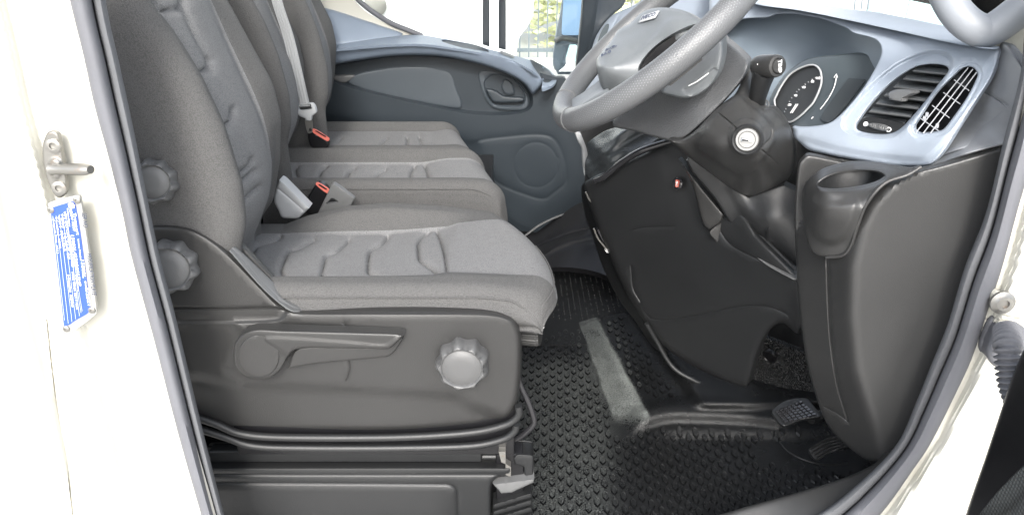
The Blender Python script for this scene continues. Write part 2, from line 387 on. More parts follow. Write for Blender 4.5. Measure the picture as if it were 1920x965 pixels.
sheet('door_pillar', [(-330, -200, 'c'), (100, -200, 'c')]+[(x+26, y) for x, y in lb[1:-1]]+[(440, 1130, 'c'), (-330, 1130, 'c')], -.035, M['paint_white'], body, thick=.008, dirn=(0, 1, 0), grid=6, extra=pillar_extra,
      grooves=[([(88, 600), (99, 700), (112, 800), (124, 860), (131, 915)], 1.1, .004), ([(131, 915), (137, 965), (150, 1100)], 1.3, .004)])
rb = [(1960, 170), (1936, 300), (1908, 400), (1881, 500), (1854, 582), (1825, 669), (1797, 731), (1748, 828), (1710, 885), (1652, 965), (1560, 1060), (1380, 1160)]
ri = [(1921, 60), (1912, 145), (1880, 270), (1848, 400), (1809, 500), (1777, 606), (1748, 678), (1719, 750), (1681, 832), (1610, 905), (1530, 965), (1390, 1035), (1250, 1080)]
def fr_extra(Q, y):
    e = np.interp(Q[:, 1], [p[1] for p in rb], [p[0] for p in rb]); d = Q[:, 0]-e
    return y-.020*sstep((d-8)/20)+.010*np.exp(-((d-95)/22)**2)
sheet('front_pillar', [(1925, 150, 'c')]+[(x-24, y-6) for x, y in rb[1:]]+[(1380, 1300, 'c'), (2400, 1300, 'c'), (2400, -150, 'c'), (1960, -150, 'c')], -.012, M['paint_white'], body, thick=.008, dirn=(0, 1, 0), grid=8, extra=fr_extra,
      grooves=[([(1852, 598), (1885, 600), (1930, 590)], 1.2, .003)])
def seal_path(a, b, s, n=80):
    A = resamp(crs(a, 8, closed=False), n); B = resamp(crs(b, 8, closed=False), n); return A+(B-A)*s, np.linalg.norm(B-A, axis=1)
def seal(name, a, b, s0, s1, y, mat, flat=.5, lift=0):
    A, wd = seal_path(a, b, (s0+s1)/2); P = U(A[:, 0], A[:, 1], y); Q, _ = seal_path(a, b, s1); P2 = U(Q[:, 0], Q[:, 1], y); Q0, _ = seal_path(a, b, s0); P0 = U(Q0[:, 0], Q0[:, 1], y)
    r = np.linalg.norm(P2-P0, axis=1)/2
    return P, r
def sealobj(name, parts, mat, parent, seg=20):
    """cross sections across the gap between two measured edges, lofted along the opening"""
    a, b, prof = parts; n = 110
    A = resamp(crs(a, 8, closed=False), n); B = resamp(crs(b, 8, closed=False), n); G = []
    for i in range(n):
        row = []
        for (s, y) in prof:
            p = A[i]+(B[i]-A[i])*s; row.append(U(p[0], p[1], y))
        G.append(row)
    G = np.array(G); v, f = grid_vf(G, closed_v=True, capends=True)
    return fixn(mk(name, v, f, mat, parent, sharp=60))
PRO = [(-.02, .02), (0, -.004), (.05, -.020), (.14, -.030), (.28, -.034), (.42, -.032), (.55, -.024), (.62, -.014), (.655, -.002), (.66, .03)]
PRI = [(.655, .03), (.66, -.001), (.68, -.010), (.76, -.014), (.86, -.013), (.94, -.008), (.99, .004), (1.0, .02), (1.0, .04)]
full_b = lb[:-1]+[(395, 1045), (440, 1120), (560, 1190), (800, 1215), (1100, 1215), (1380, 1160)]+rb[::-1][1:]
full_i = li[:-1]+[(448, 1040), (500, 1085), (620, 1110), (820, 1125), (1080, 1120), (1250, 1080)]+ri[::-1][1:]
# keep both edges in step: build each side on its own then the bottom between them
sealobj('door_seal', (lb, li, PRO), M['rubber'], body); sealobj('seal_lip', (lb, li, PRI), M['rubber_lip'], body)
sealobj('door_seal', (rb[::-1], ri[::-1], PRO), M['rubber'], body); sealobj('seal_lip', (rb[::-1], ri[::-1], PRI), M['rubber_lip'], body)
# door striker
def tw(px, py, y): return U(px, py, y)
ys = -.055
st = sheet('door_striker', [(88, 250), (95, 246), (103, 247), (110, 255), (118, 300), (124, 340), (123, 362), (113, 371), (103, 366), (92, 345), (82, 310), (80, 275)], ys, M['steel'], body, thick=.006, dirn=(0, 1, 0), grid=6, roll=(5, .002), regions=[([(96, 300), (112, 303), (112, 330), (98, 330)], 8, -.004)])
p0 = U(100, 316, ys+.003); p1 = U(170, 318, ys-.012)
v, f = tube_vf(resamp(np.array([p0, p1]), 12), [.0105, .0088, .0084, .0084, .0086, .0088, .0088, .0086, .0060], seg=18, flat=.85); mk('striker_pin', v, f, M['steel'], st)
for (x, y) in ((101, 273), (112, 352)):
    lathe('bolt', U(x, y, ys), (.12, -1, 0.05), [(.0, -.001), (.0090, -.001), (.0088, .003), (.0060, .0042), (.0040, .0040), (.0036, .0015), (.0, .0012)], M['steel'], st, seg=22)
# hinge bolt and arm, wiring boot
hb = lathe('hinge_bolt', U(1878, 566, -.034), (-.1, -1, .1), [(0, 0), (.0165, 0), (.0165, .004), (.0125, .006), (.010, .009), (.0062, .0092), (.006, .006), (0, .006)], M['steel'], body, seg=28)
sheet('hinge_arm', [(1862, 556), (1874, 549), (1890, 556), (1908, 570), (1990, 588), (1990, 606), (1910, 596), (1885, 592), (1868, 582)], -.036, M['paint_white'], body, thick=.012, dirn=(0, 1, 0), grid=8, roll=(7, .004))
gr = sheet('wiring_grommet', [(1866, 610), (1885, 600), (1908, 604), (1930, 630), (1930, 680), (1912, 697), (1880, 694), (1856, 680), (1848, 655)], -.040, M['rubber'], body, thick=.02, dirn=(0, 1, 0), grid=8, roll=(14, .012))
path = ln3([(1888, 620), (1890, 650), (1893, 690), (1900, 725), (1915, 765)], [-.050, -.085, -.10, -.11, -.12], 2)
path = resamp(path, 170); rr = .0150+.0030*np.sin(np.linspace(0, 2*math.pi*17, 170)); v, f = tube_vf(path, rr, seg=22); mk('wiring_boot', v, f, M['rubber'], gr)
# sill tread inside the opening
sheet('door_sill', [(1150, 1100, 'c'), (1300, 985), (1380, 955), (1440, 938), (1500, 921), (1560, 903), (1600, 888), (1640, 868), (1662, 845), (1672, 842), (1700, 836, 'c'), (1690, 850), (1640, 900), (1580, 950), (1500, 1000), (1420, 1050), (1400, 1100, 'c')],
      [(1380, 955, .075), (1600, 888, .05), (1665, 845, .04), (1690, 850, .01), (1600, 925, .012), (1480, 1010, .012), (1250, 1030, .08), (1500, 960, .03)], M['plastic_mid'], body, thick=.02, dirn=(0, .3, -1), grid=9, roll=(8, .004),
      grooves=[([(1662, 843), (1671, 852), (1682, 862)], 1.6, -.003), ([(1684, 860), (1630, 905), (1560, 955), (1480, 1000)], 2.0, .003)])
# ================================================================ compliance plate
pl = thing('modification_plate', 'blue and silver modification plate riveted to the white door pillar', 'plate', U(135, 490, -.052))
py_ = [(93, 382, -.0515), (148, 369, -.0515), (180, 590, -.0515), (122, 624, -.0515)]
q = [U(a, b, c) for a, b, c in ((86, 384, -.058), (150, 366, -.058), (184, 588, -.058), (120, 626, -.058))]
def quad_plate(name, px, y, mat, par, th, rnd=0):
    return sheet(name, px, y, mat, par, thick=th, dirn=(0, 1, 0), grid=16)
PLY = -.062
quad_plate('backing', [(90, 383), (94, 379), (145, 366), (150, 370), (163, 450), (181, 583), (178, 590), (150, 612), (125, 625), (119, 620), (103, 500)], PLY, M['plate_alu'], pl, .004)
quad_plate('blue_panel', [(95, 396, 'c'), (100, 389), (128, 380, 'c'), (139, 377, 'c'), (144, 400), (152, 450), (169, 578, 'c'), (163, 588), (142, 600), (131, 608, 'c'), (120, 612, 'c'), (112, 540)], PLY-.0012, M['plate_blue'], pl, .002)
def ptext(s, size, px, py, px2, py2, mat='white_print', y=PLY-.0026, name='lettering', **k):
    a = U(px, py, y); b = U(px2, py2, y); r = b-a; n = np.array([0, -1.0, 0]); upv = np.cross(n, r)   # writing runs down the plate
    text(name, s, size*(.95 if mat == 'ink' else .50), (a+b)/2, r, upv, M[mat], pl, depth=.0003, fit=float(np.linalg.norm(b-a)))
ptext('SER NO.', .0088, 157, 399, 160, 428, 'ink', bold=.0002)
ptext('MODIFICATION PLATE', .0088, 166.5, 475, 176.5, 553, 'ink', bold=.0002)
ptext('Transport', .0105, 139.5, 399, 146, 440)
ptext('for NSW', .0085, 135, 404, 139, 433, bold=.0002)
ptext('NSW', .0100, 131.5, 389, 134, 406)
ptext('Licence Number', .0056, 147, 448, 152, 488, bold=.0001); ptext('15002L', .0115, 154, 486, 158, 520)
ptext('Date', .0056, 160, 527, 162, 540); ptext('5/2021', .0115, 162.5, 540, 167.5, 573)
ptext('Certificate Number', .0050, 126.5, 390, 131, 425); ptext('15002L42200#417MP', .0105, 135.5, 440, 149.5, 535)
ptext('VIN ZCFCK70D70D.419422', .0088, 121, 396, 137, 500, bold=.0002)
ptext('Make  16.36C 07', .0080, 116, 402, 129, 485, bold=.0002); ptext('GVM  70C17A8', .0078, 110, 405, 121, 470, bold=.0002)
ptext('Modified  4500', .0062, 105, 408, 113, 465); ptext('Original Tare  2211', .0050, 100, 410, 109, 475)
ptext('Mod Code 2211-4LK', .0070, 136, 510, 145, 580); ptext('Height 3200', .0070, 128, 515, 136, 575); ptext('Signature', .0050, 143, 515, 147, 545)
for (a, b, c, d) in ((131, 440, 154, 583), (124, 400, 149, 592), (117, 400, 142, 598), (111, 402, 135, 603), (105, 404, 128, 606), (99, 405, 121, 600), (145, 545, 152, 586)):
    P = np.array([U(a, b, PLY-.0026), U(c, d, PLY-.0026)]); v, f = tube_vf(P, .0002, seg=4); mk('rule_line', v, f, M['white_print'], pl)
v, f = lathe_vf(U(134, 385, PLY-.0026), (0, -1, 0), [(0, 0), (.0048, 0), (.0048, .0005), (0, .0006)], seg=20, lobes=lambda t, i, h: 1-.25*abs(math.sin(3.5*t))); mk('flower_emblem', v, f, M['white_print'], pl)
for (x, y) in ((95, 393), (144, 375), (172, 581), (124, 616)):
    lathe('rivet', U(x, y, PLY-.001), (0, -1, .1), [(0, 0), (.0048, 0), (.0046, .0010), (.0032, .0018), (.0016, .0019), (.0014, .0008), (0, .0008)], M['steel'], pl, seg=18)
# ================================================================ driver seat
def drop(d, r): t = np.clip(1-d/r, 0, 1); return r*(1-np.sqrt(np.clip(1-t*t, 0, 1)))
def cushion(name, parent, y0, y1, xr, xf, ztop, zb, rn, rf, rfront, vn, vf, grooves=(), nu=260, nv=130, inward=.03, gd=.004, gw=2.2, mats=('fabric_side', 'fabric_panel'), sk=8, panel_x=None):
    ty = np.linspace(0, 1, nv); tx = np.linspace(0, 1, nu)
    ty = .5-.5*np.cos(np.pi*ty)*.35-(.5-ty)*.65; ty = (ty-ty[0])/(ty[-1]-ty[0])
    tx = tx+.10*np.sin(np.pi*tx)*(1-tx)*0+0*tx; tx = 1-(1-tx)**1.25
    Y = y0+(y1-y0)*ty; G = np.zeros((nu+sk, nv+2*sk, 3))
    for jj in range(nv+2*sk):
        j = min(max(jj-sk, 0), nv-1); sy = max(sk-jj, 0) if jj < sk else max(jj-(sk+nv-1), 0); side = -1 if jj < sk else 1
        y = Y[j]; XF = xf(y)
        for ii in range(nu+sk):
            i = min(ii, nu-1); sx = max(ii-(nu-1), 0); x = xr+(XF-xr)*tx[i]
            z = ztop(x, y)-drop(y-y0, rn)-drop(y1-y, rf)-drop(XF-x, rfront)
            s = max(sx, sy)/sk
            zz = z+(zb-z)*s if s > 0 else z
            xx = x-(inward*(sx/sk)**2 if sx else 0)+(.008*math.sin(math.pi*sx/sk) if sx else 0)
            yy = y+(side*(.006*math.sin(math.pi*sy/sk)-.012*(sy/sk)**2) if sy else 0)
            G[ii, jj] = (xx, yy, zz)
    V = G.reshape(-1, 3); px = PR(V)
    topmask = np.zeros((nu+sk, nv+2*sk), bool); topmask[:nu, sk:sk+nv] = True; topmask = topmask.reshape(-1)
    for g in grooves:
        c = crs(g, 3, closed=False); near = np.where(topmask)[0]; d = segdist(px[near], c, False); yy_ = V[near, 1]; V[near, 2] -= sstep((yy_-vn(0)-.003)/.012)*sstep((vf(0)-.002-yy_)/.012)*gd*(np.exp(-(d/gw)**2)+.55*np.exp(-(d/(gw*3.2))**2))
    v, f = grid_vf(V.reshape(nu+sk, nv+2*sk, 3)); o = mk(name, v, f, M[mats[0]], parent, sharp=75); o.data.materials.append(M[mats[1]])
    cen = np.array([v[list(q)].mean(0) for q in f]); pxx = cen
    idx = ((cen[:, 1] > vn(cen[:, 0])) & (cen[:, 1] < vf(cen[:, 0]))).astype(int)
    o.data.polygons.foreach_set('material_index', idx.tolist()); o.data.update(); return fixn(o)
seat = thing('driver_seat', 'driver seat nearest the open doorway, dark grey fabric with round side knobs', 'seat', (-.25, .35, 0))
def dz_top(x, y):
    p = .407+.018*sstep((x+.30)/.25)-.11*(y-.35)*(1-.5*sstep((x+.15)/.12))+.006*sstep((x+.14)/.03)
    nc = .450-.010*sstep((x+.06)/.1); fc = float(np.interp(x, [-.50, -.45, -.36, -.27, -.15, -.08, .0], [.385, .405, .428, .435, .428, .418, .410]))
    a = sstep((.216-y)/.045); b = sstep((y-.483)/.055)
    return p+(nc-p)*a+(max(fc, p)-p)*b
dg = [[(526, 440), (519, 447), (498, 453), (481, 459), (473, 472), (466, 488), (462, 497)],
      [(589, 447), (575, 455), (560, 462.5), (543.5, 466.7), (537, 474), (531, 488), (526, 503), (531, 512), (543.6, 521.6), (550, 530)],
      [(654, 448), (645, 457), (630.6, 468.8), (612, 477), (608, 488.5), (602.6, 509), (605.7, 516.4), (618, 522.6), (624, 526)],
      [(727, 441), (715.5, 455), (697, 465.7), (691, 476), (689.6, 501), (691.7, 508), (707, 515.4), (718.6, 522.6)],
      [(808, 428), (790, 443), (783.5, 453), (783.5, 461.5), (786, 482), (798, 493.4), (812.5, 503.6), (822.7, 516.7)],
      [(817, 427), (827, 450), (834, 479), (840, 520)]]
cushion('cushion', seat, .126, .60, -.60, lambda y: .078-(.11*((y-.22)/.36)**2 if y > .22 else .030*((.22-y)/.095)**2), dz_top, .374, .030, .045, .045,
        lambda x: .200+0*x, lambda x: .497+0*x, dg, nu=320, nv=150, gd=.0075, gw=1.9, inward=.05)
_xf = lambda y: .078-(.11*((y-.22)/.36)**2 if y > .22 else .030*((.22-y)/.095)**2)
PP = [(x, .1268, dz_top(x, .1268)-drop(.0008, .030)-drop(_xf(.1268)-x, .045)+.008) for x in np.linspace(-.40, .0, 30)]+[(_xf(y)-.004-.010*math.exp(-((y-.126)/.012)**2), y, dz_top(.07, y)-drop(y-.126, .030)-drop(.004, .045)+.004) for y in np.linspace(.130, .40, 24)]
v, f = tube_vf(np.array(crs([tuple(p) for p in PP], .01, closed=False)), .0013, seg=6); mk('piping', v, f, M['fabric_side'], seat)
# backrests: columns traced as x(z) at each y
def xz(y, pts): P = U([p[0] for p in pts], [p[1] for p in pts], y); o = np.argsort(P[:, 2]); return P[o, 2], P[o, 0]
RID = [(240, -60), (270, 0), (320, 65), (370, 145), (415, 240), (450, 350), (458, 425), (448, 475)]
CEN = [(325, -60), (357, 0), (395, 90), (430, 165), (465, 240), (482, 296), (491, 346), (489, 392), (474, 434), (455, 480)]
FAR = [(385, -60), (425, 0), (480, 100), (511, 155), (527, 218), (525, 300), (514, 373), (487, 412)]
def xfn(y, pts):
    Z, X = xz(y, pts)
    s0 = (X[-1]-X[-3])/(Z[-1]-Z[-3])
    def f(z):
        z = np.asarray(z, float); return np.where(z > Z[-1], X[-1]+(z-Z[-1])*s0*.8, np.interp(z, Z, X))
    return f
def smoothx(f, zs):
    x = f(zs); k = np.ones(7)/7; xp = np.r_[[x[0]]*3, x, [x[-1]]*3]; return np.convolve(xp, k, 'valid')
def backrest(name, parent, tr, grooves=(), gw=2.4, zlo=.345, zhi=1.25, nz=200, nv=150, col=None, knob=False):
    zs = np.linspace(zlo, zhi, nz); r = smoothx(xfn(.15, RID), zs); c = smoothx(xfn(.33, CEN), zs); f = smoothx(xfn(.50, FAR), zs)
    side = r-.12
    cols = [(.150, side-.10), (.133, side), (.130, r-.040), (.136, r-.016), (.150, r-.002), (.166, r-.001), (.186, r-.012), (.205, c-.012), (.25, c-.003), (.33, c), (.40, c-.006), (.436, c-.014), (.452, .5*c+.5*f-.008),
            (.475, f-.003), (.500, f), (.520, f-.012), (.532, f-.045), (.535, f-.11), (.52, f-.18), (.40, f-.20), (.25, f-.20)]
    G = []
    for i, z in enumerate(zs):
        ring = crs([(cl[1][i]*100, cl[0]*100) for cl in cols], 0.0, closed=True, n=8)/100 if False else None
        pts = np.array([(cl[1][i], cl[0]) for cl in cols]); m = len(pts); row = []
        for k in range(m):
            a, b, p, n_ = pts[k], pts[(k+1) % m], pts[k-1], pts[(k+2) % m]; ta, tb = (b-p)/2, (n_-a)/2; LL = np.linalg.norm(b-a)
            for t_ in (ta, tb):
                l = np.linalg.norm(t_)
                if l > 1.2*LL: t_ *= 1.2*LL/l
            for t in np.arange(8)/8: row.append((2*t**3-3*t*t+1)*a+(t**3-2*t*t+t)*ta+(-2*t**3+3*t*t)*b+(t**3-t*t)*tb)
        row = np.array(row); G.append(np.c_[row, np.full(len(row), z)])
    G = np.array(G); V = G.reshape(-1, 3)
    cy = V[:, 1].copy(); V = tr(V); px = PR(V); fm = V[:, 0] > -9
    front = (cy > .19) & (cy < .45)&(V[:, 0] > (tr(np.array([[0, 0, 0]]))[0, 0]-2))
    nf = np.tile(np.arange(G.shape[1]), nz) < 8*12
    for g in grooves:
        cc = crs(g, 3, closed=False); near = np.where(front & nf)[0]; d = segdist(px[near], cc, False); V[near, 0] -= .009*np.exp(-(d/gw)**2)+.004*np.exp(-(d/(gw*3.5))**2); V[near, 2] += 0
    v, fa = grid_vf(V.reshape(G.shape), closed_v=True, capends=True); o = mk(name, v, fa, M['fabric_side'], parent, sharp=75); o.data.materials.append(M['fabric_panel'])
    nj = G.shape[1]; idx = []
    for q in fa:
        j = q[0] % nj; idx.append(1 if len(q) == 4 and 8*6.4 <= j < 8*11.4 else 0)
    o.data.polygons.foreach_set('material_index', idx); o.data.update(); return fixn(o)
bgv = [[(292, 0), (298, 13), (311, 21), (332, 21), (345, 12), (347, 0)], [(352, 120), (361, 137), (368, 141), (381, 137), (393, 130), (398, 115)], [(404, 228), (412, 241), (420, 240), (433, 229), (438, 220), (438, 205)], [(440, 330), (447, 325), (455, 322), (470, 312), (474, 300)],
       [(338, -20), (352, 30), (395, 115), (398, 130)], [(447, 345), (462, 335), (480, 322)], [(446, 395), (465, 372), (486, 352)]]
backrest('backrest', seat, lambda V: V, bgv)
# side skirt of the seat
sk_out = [(225, 450, 'c'), (250, 426), (290, 420), (345, 422), (385, 438), (430, 472), (490, 533), (528, 570), (560, 581), (700, 582), (900, 583), (945, 589), (968, 604), (978, 640), (975, 720), (965, 765), (940, 787), (880, 799), (700, 808), (440, 810), (395, 795), (340, 770), (225, 720, 'c')]
skirt = sheet('side_trim', sk_out, [(250, 430, .118), (480, 533, .112), (330, 590, .106), (900, 600, .098), (975, 640, .108), (300, 760, .112), (700, 700, .094), (940, 780, .115), (600, 805, .112)], M['plastic_mid'], seat, thick=.05, dirn=(0, 1, 0), grid=8, roll=(13, .020),
      regions=[([(200, 700), (330, 702), (450, 720), (620, 728), (740, 735), (850, 743), (885, 762), (940, 787), (965, 850), (200, 850)], 26, .014), ([(225, 600), (320, 604), (520, 600), (545, 570), (560, 560), (400, 300), (200, 300)], 9, .007), ([(330, 612), (420, 608), (444, 640), (425, 690), (445, 715), (350, 700)], 30, .010)],
      grooves=[([(320, 577), (420, 578), (520, 577), (560, 584)], 2.0, .004), ([(653, 674), (656, 690), (652, 705), (649, 711)], 2.4, .003), ([(646, 607), (650, 615), (652, 622)], 2.2, .003)])
# lighter raised flank of the side bracket towards the cushion
sheet('bracket_edge', [(430, 470, 'c'), (437, 468), (520, 547), (523, 562), (556, 575), (575, 583, 'c'), (545, 583), (500, 548), (460, 505)], [(430, 470, .118), (520, 547, .135), (500, 548, .112), (560, 580, .118)], M['plastic_grey'], seat, thick=.012, dirn=(0, 1, 0), grid=7, roll=(3, .002))
def lob(n, a): return lambda t, i, h: 1-a*(abs(math.cos(n*t/2))**3)*(1 if 1 <= i <= 5 else 0)
def knob(px, py, y, rp, ax=(0, -1, 0), h=.034, n=9, mat='plastic_grey', name='adjuster_knob', label=None):
    c = U(px, py, y); dep = (c-CAM)[1]*cp-(c-CAM)[2]*sp_; R = rp/FPX*dep
    pr = [(R*.7, -h*.5), (R*.97, -h*.4), (R, 0), (R, h*.45), (R*.95, h*.75), (R*.84, h*.98), (R*.80, h*1.0), (R*.74, h*.97), (R*.70, h*.86), (R*.66, h*.86), (R*.60, h*.93), (R*.3, h*.96), (0.001, h*.97)]
    return lathe(name, c, ax, pr, M[mat], seat, seg=108, lobes=lambda t, i, hh: 1-.12*(.5+.5*math.cos(n*t))**.8*(1 if 2 <= i <= 5 else (.4 if i in (1, 6) else 0)), sharp=60, label=label)
knob(868, 676, .094, 51, (-.02, -1, .1), h=.030, n=9, mat='knob_grey', label='front round knob with scalloped grip')
knob(322, 497, .112, 52, (.22, -1, .20), h=.030, n=9, mat='plastic_grey', label='rear round knob on the side bracket')
knob(293, 338, .128, 43, (.22, -1, .20), h=.030, n=9, mat='plastic_grey', label='upper round knob on the backrest side')
# height lever
lv = sheet('height_lever', [(438, 665), (442, 640), (460, 623), (484, 617), (530, 619), (640, 622), (740, 625), (758, 628, 'c'), (735, 650), (722, 654), (575, 652), (552, 656), (540, 668), (528, 690), (510, 706), (487, 711), (460, 705), (443, 690)],
      [(438, 665, .078), (758, 628, .066), (600, 630, .069), (487, 700, .078)], M['plastic_mid'], seat, thick=.02, dirn=(0, 1, 0), grid=6, roll=(7, .005),
      regions=[([(500, 633), (640, 640), (720, 647), (745, 634), (770, 640), (730, 680), (560, 680), (530, 660)], 10, -.003)], label='long height lever with round hub')
sheet('lever_web', [(540, 690, 'c'), (556, 655), (600, 650), (720, 650), (752, 632), (756, 634), (738, 660), (722, 668), (600, 680)], .082, M['plastic_mid'], seat, thick=.015, dirn=(0, 1, 0), grid=8, roll=(4, .003))
cc = U(485, 666, .074); sheet('lever_cap', [(485+39*math.cos(a), 667+40*math.sin(a)) for a in np.linspace(0, 2*math.pi, 17)[:-1]], .0725, M['plastic_mid'], seat, thick=.006, dirn=(0, 1, 0), grid=8, roll=(3, .002))
# bellows under the skirt
for pts, r in (([(330, 770), (402, 793), (450, 812), (523, 819), (740, 819), (884, 810), (950, 795), (972, 778), (972, 760)], .0068), ([(330, 790), (417, 817), (475, 835), (571, 839), (740, 839), (884, 835), (945, 822), (966, 806), (968, 795)], .0068)):
    v, f = tube_vf(ln3(pts, [.118]*len(pts), 8), r, seg=14, flat=1.0); mk('bellows_rib', v, f, M['plastic_dark'], seat)
axbox('bellows_core', (-.50, .128, .11), (.005, .55, .24), M['plastic_black'], seat)
# rails and pedestal
axbox('seat_rail', U(395, 866, .135)*[1, 0, 1]+[0, .135, 0], U(903, 846, .135)*[1, 0, 1]+[0, .16, 0], M['plastic_dark'], seat)
axbox('seat_rail', U(380, 870, .145)*[1, 0, 1]+[0, .145, 0], U(945, 857, .145)*[1, 0, 1]+[0, .19, 0], M['steel'], seat)
v, f = tube_vf(ln3([(905, 855), (942, 855)], [.14, .14], 9), .006, seg=10); mk('rail_tip', v, f, M['plastic_dark'], seat)
sheet('pedestal', [(300, 874, 'c'), (955, 874), (959, 880), (956, 888), (936, 893), (925, 902), (921, 920), (921, 1150, 'c'), (300, 1150, 'c')], .112, M['plastic_dark'], seat, thick=.06, dirn=(0, 1, 0), grid=12, roll=(7, .012),
      grooves=[([(330, 905), (420, 904), (835, 907), (850, 911), (857, 922), (857, 1010), (845, 1030)], 3.0, .004), ([(330, 888), (600, 889), (940, 889)], 2.2, .003)])
axbox('pedestal_core', (-.52, .17, -.06), (-.02, .56, .155), M['plastic_black'], seat)
# latch and bracket at the pedestal's front end
sheet('latch_plate', [(935, 846, 'c'), (948, 846, 'c'), (948, 890, 'c'), (958, 893, 'c'), (958, 875, 'c'), (950, 870, 'c'), (940, 866, 'c')], .115, M['steel'], seat, thick=.02, dirn=(0, 1, 0), grid=9)
sheet('latch_block', [(962, 858, 'c'), (970, 850), (998, 852), (1001, 862), (999, 905, 'c'), (985, 905, 'c'), (982, 875, 'c'), (965, 870, 'c')], .125, M['plastic_dark'], seat, thick=.04, dirn=(0, 1, 0), grid=8, roll=(4, .006))
sheet('front_guard', [(924, 906, 'c'), (1002, 896, 'c'), (1000, 904, 'c'), (960, 922, 'c'), (940, 924, 'c')], .112, M['plastic_grey'], seat, thick=.03, dirn=(0, 1, 0), grid=8, roll=(3, .003))
for k in range(4):
    yy = 930+k*13; sheet('guard_rib', [(924, yy+14, 'c'), (996, yy-8, 'c'), (998, yy-3, 'c'), (998, yy+2, 'c'), (930, yy+22, 'c'), (924, yy+22, 'c')], .118, M['plastic_dark'], seat, thick=.03, dirn=(0, 1, 0), grid=8, roll=(3, .004))
axbox('guard_body', (-.03, .13, -.06), (.022, .2, .11), M['plastic_black'], seat)
# fore-aft bar
v, f = tube_vf(ln3([(968, 690), (976, 722), (990, 752), (1001, 785), (998, 798), (980, 815), (962, 824), (935, 824)], [.17]*8, 3), .0058, seg=14); mk('slide_bar', v, f, M['plastic_gloss'], seat)
# ribbed weight dial under the cushion front
c = U(1004, 626, .19); lathe('weight_dial', c, (1, -.25, .05), [(.020, -.04), (.0215, -.038), (.0215, .004), (.0200, .006), (.0200, .009), (.001, .010)], M['plastic_mid'], seat, seg=72, lobes=lambda t, i, h: 1-.05*(math.cos(24*t) > 0), sharp=25)
text('dial_number', '70', .011, U(1016, 612, .168), (.1, .2, -1), (1, .4, 0), M['white_print'], seat)
axbox('suspension_body', (-.45, .16, .2), (.0, .5, .37), M['plastic_black'], seat)
# belt buckle stalk shield and buckle between the seats
sheet('belt_anchor_shield', [(524, 337, 'c'), (530, 340), (580, 390, 'c'), (560, 410, 'c'), (530, 408), (523, 396), (514, 372)], .62, M['belt_white'], seat, thick=.03, dirn=(0, 1, 0), grid=8, roll=(5, .004), grooves=[([(519, 352), (550, 378), (572, 398)], 2, .002)])
# ================================================================ bench
bench = thing('bench_seat', 'two place passenger bench beyond the driver seat, grey fabric', 'seat', (-.3, 1.08, 0))
def bxf(y): return float(np.interp(y, [.76, .80, .86, 1.07, 1.2, 1.40], [-.030, -.016, -.032, -.088, -.122, -.175]))
def bz(ya, yb, dn, df):
    def f(x, y):
        p = .384+.014*sstep((x+.26)/.10); k = 1-.4*sstep((x+.14)/.12)
        return p+(dn-p)*k*sstep((ya+.075-y)/.04)+(df-p)*k*sstep((y-(yb-.075))/.04)
    return f
mg = [[(575, 300), (560, 306), (554, 318), (558, 330)], [(612, 310), (602, 318), (597, 332)], [(664, 314), (655, 320), (650, 334)], [(722, 316), (708, 326), (705, 336)], [(777, 310), (770, 322), (773, 335), (780, 340)], [(795, 306), (801, 322), (805, 342)]]
cushion('cushion', bench, .765, 1.065, -.62, bxf, bz(.765, 1.065, .411, .420), .20, .030, .04, .060, lambda x: .828+0*x, lambda x: 1.0+0*x, mg, nu=200, nv=110, gw=1.8, gd=.0075, inward=.01)
cushion('cushion', bench, 1.072, 1.40, -.62, bxf, bz(1.072, 1.40, .405, .410), .20, .03, .05, .060, lambda x: 1.14+0*x, lambda x: 1.33+0*x,
        [[(640, 258), (632, 266)], [(725, 258), (716, 268)], [(786, 257), (792, 272)], [(763, 258), (763, 272)]], nu=180, nv=100, gw=1.6, gd=.006, inward=.01)
PP = [(x, .7662, .411-drop(.001, .030)+.005) for x in np.linspace(-.55, -.10, 20)]+[(-.06, .7665, .380), (-.042, .770, .366)]
v, f = tube_vf(crs([tuple(p) for p in PP], .02, closed=False), .0014, seg=6); mk('piping', v, f, M['fabric_side'], bench)
backrest('backrest', bench, lambda V: np.c_[V[:, 0]-.100, .785+(V[:, 1]-.15)*.80, V[:, 2]], [[(455, 0), (462, 22), (472, 26), (478, 14), (480, 0)], [(490, 98), (493, 105), (500, 100)]])
backrest('backrest', bench, lambda V: np.c_[V[:, 0]-.085, 1.115+(V[:, 1]-.15)*.80, V[:, 2]], [])
axbox('bench_base', (-.6, .80, -.05), (-.06, 1.36, .30), M['plastic_black'], bench)
# ================================================================ belt and buckles
bl = thing('seat_belt', 'pale grey seat belt hanging across the far backrest, latched at the far buckle', 'seat belt', U(572, 210, 1.08))
A = ln3([(490, -90), (509, 0), (532, 75), (560, 200)], [.90, .93, .97, 1.03], 10); B = ln3([(510, -90), (528, 0), (552, 75), (581, 199)], [.90, .93, .97, 1.03], 10); n = 40
A = resamp(A, n); B = resamp(B, n); G = []
for i in range(n):
    row = []
    for s in np.linspace(0, 1, 9): row.append(A[i]+(B[i]-A[i])*s-np.array([0, .0022*math.cos((s-.5)*math.pi)+.0008*math.cos(s*25), 0]))
    for s in np.linspace(1, 0, 5): row.append(A[i]+(B[i]-A[i])*s+np.array([0, .003, 0]))
    G.append(row)
v, f = grid_vf(np.array(G), closed_v=True, capends=True); fixn(mk('webbing', v, f, M['belt_white'], bl))
z = lambda x, y: (480+x/5.359, 120+y/5.359)
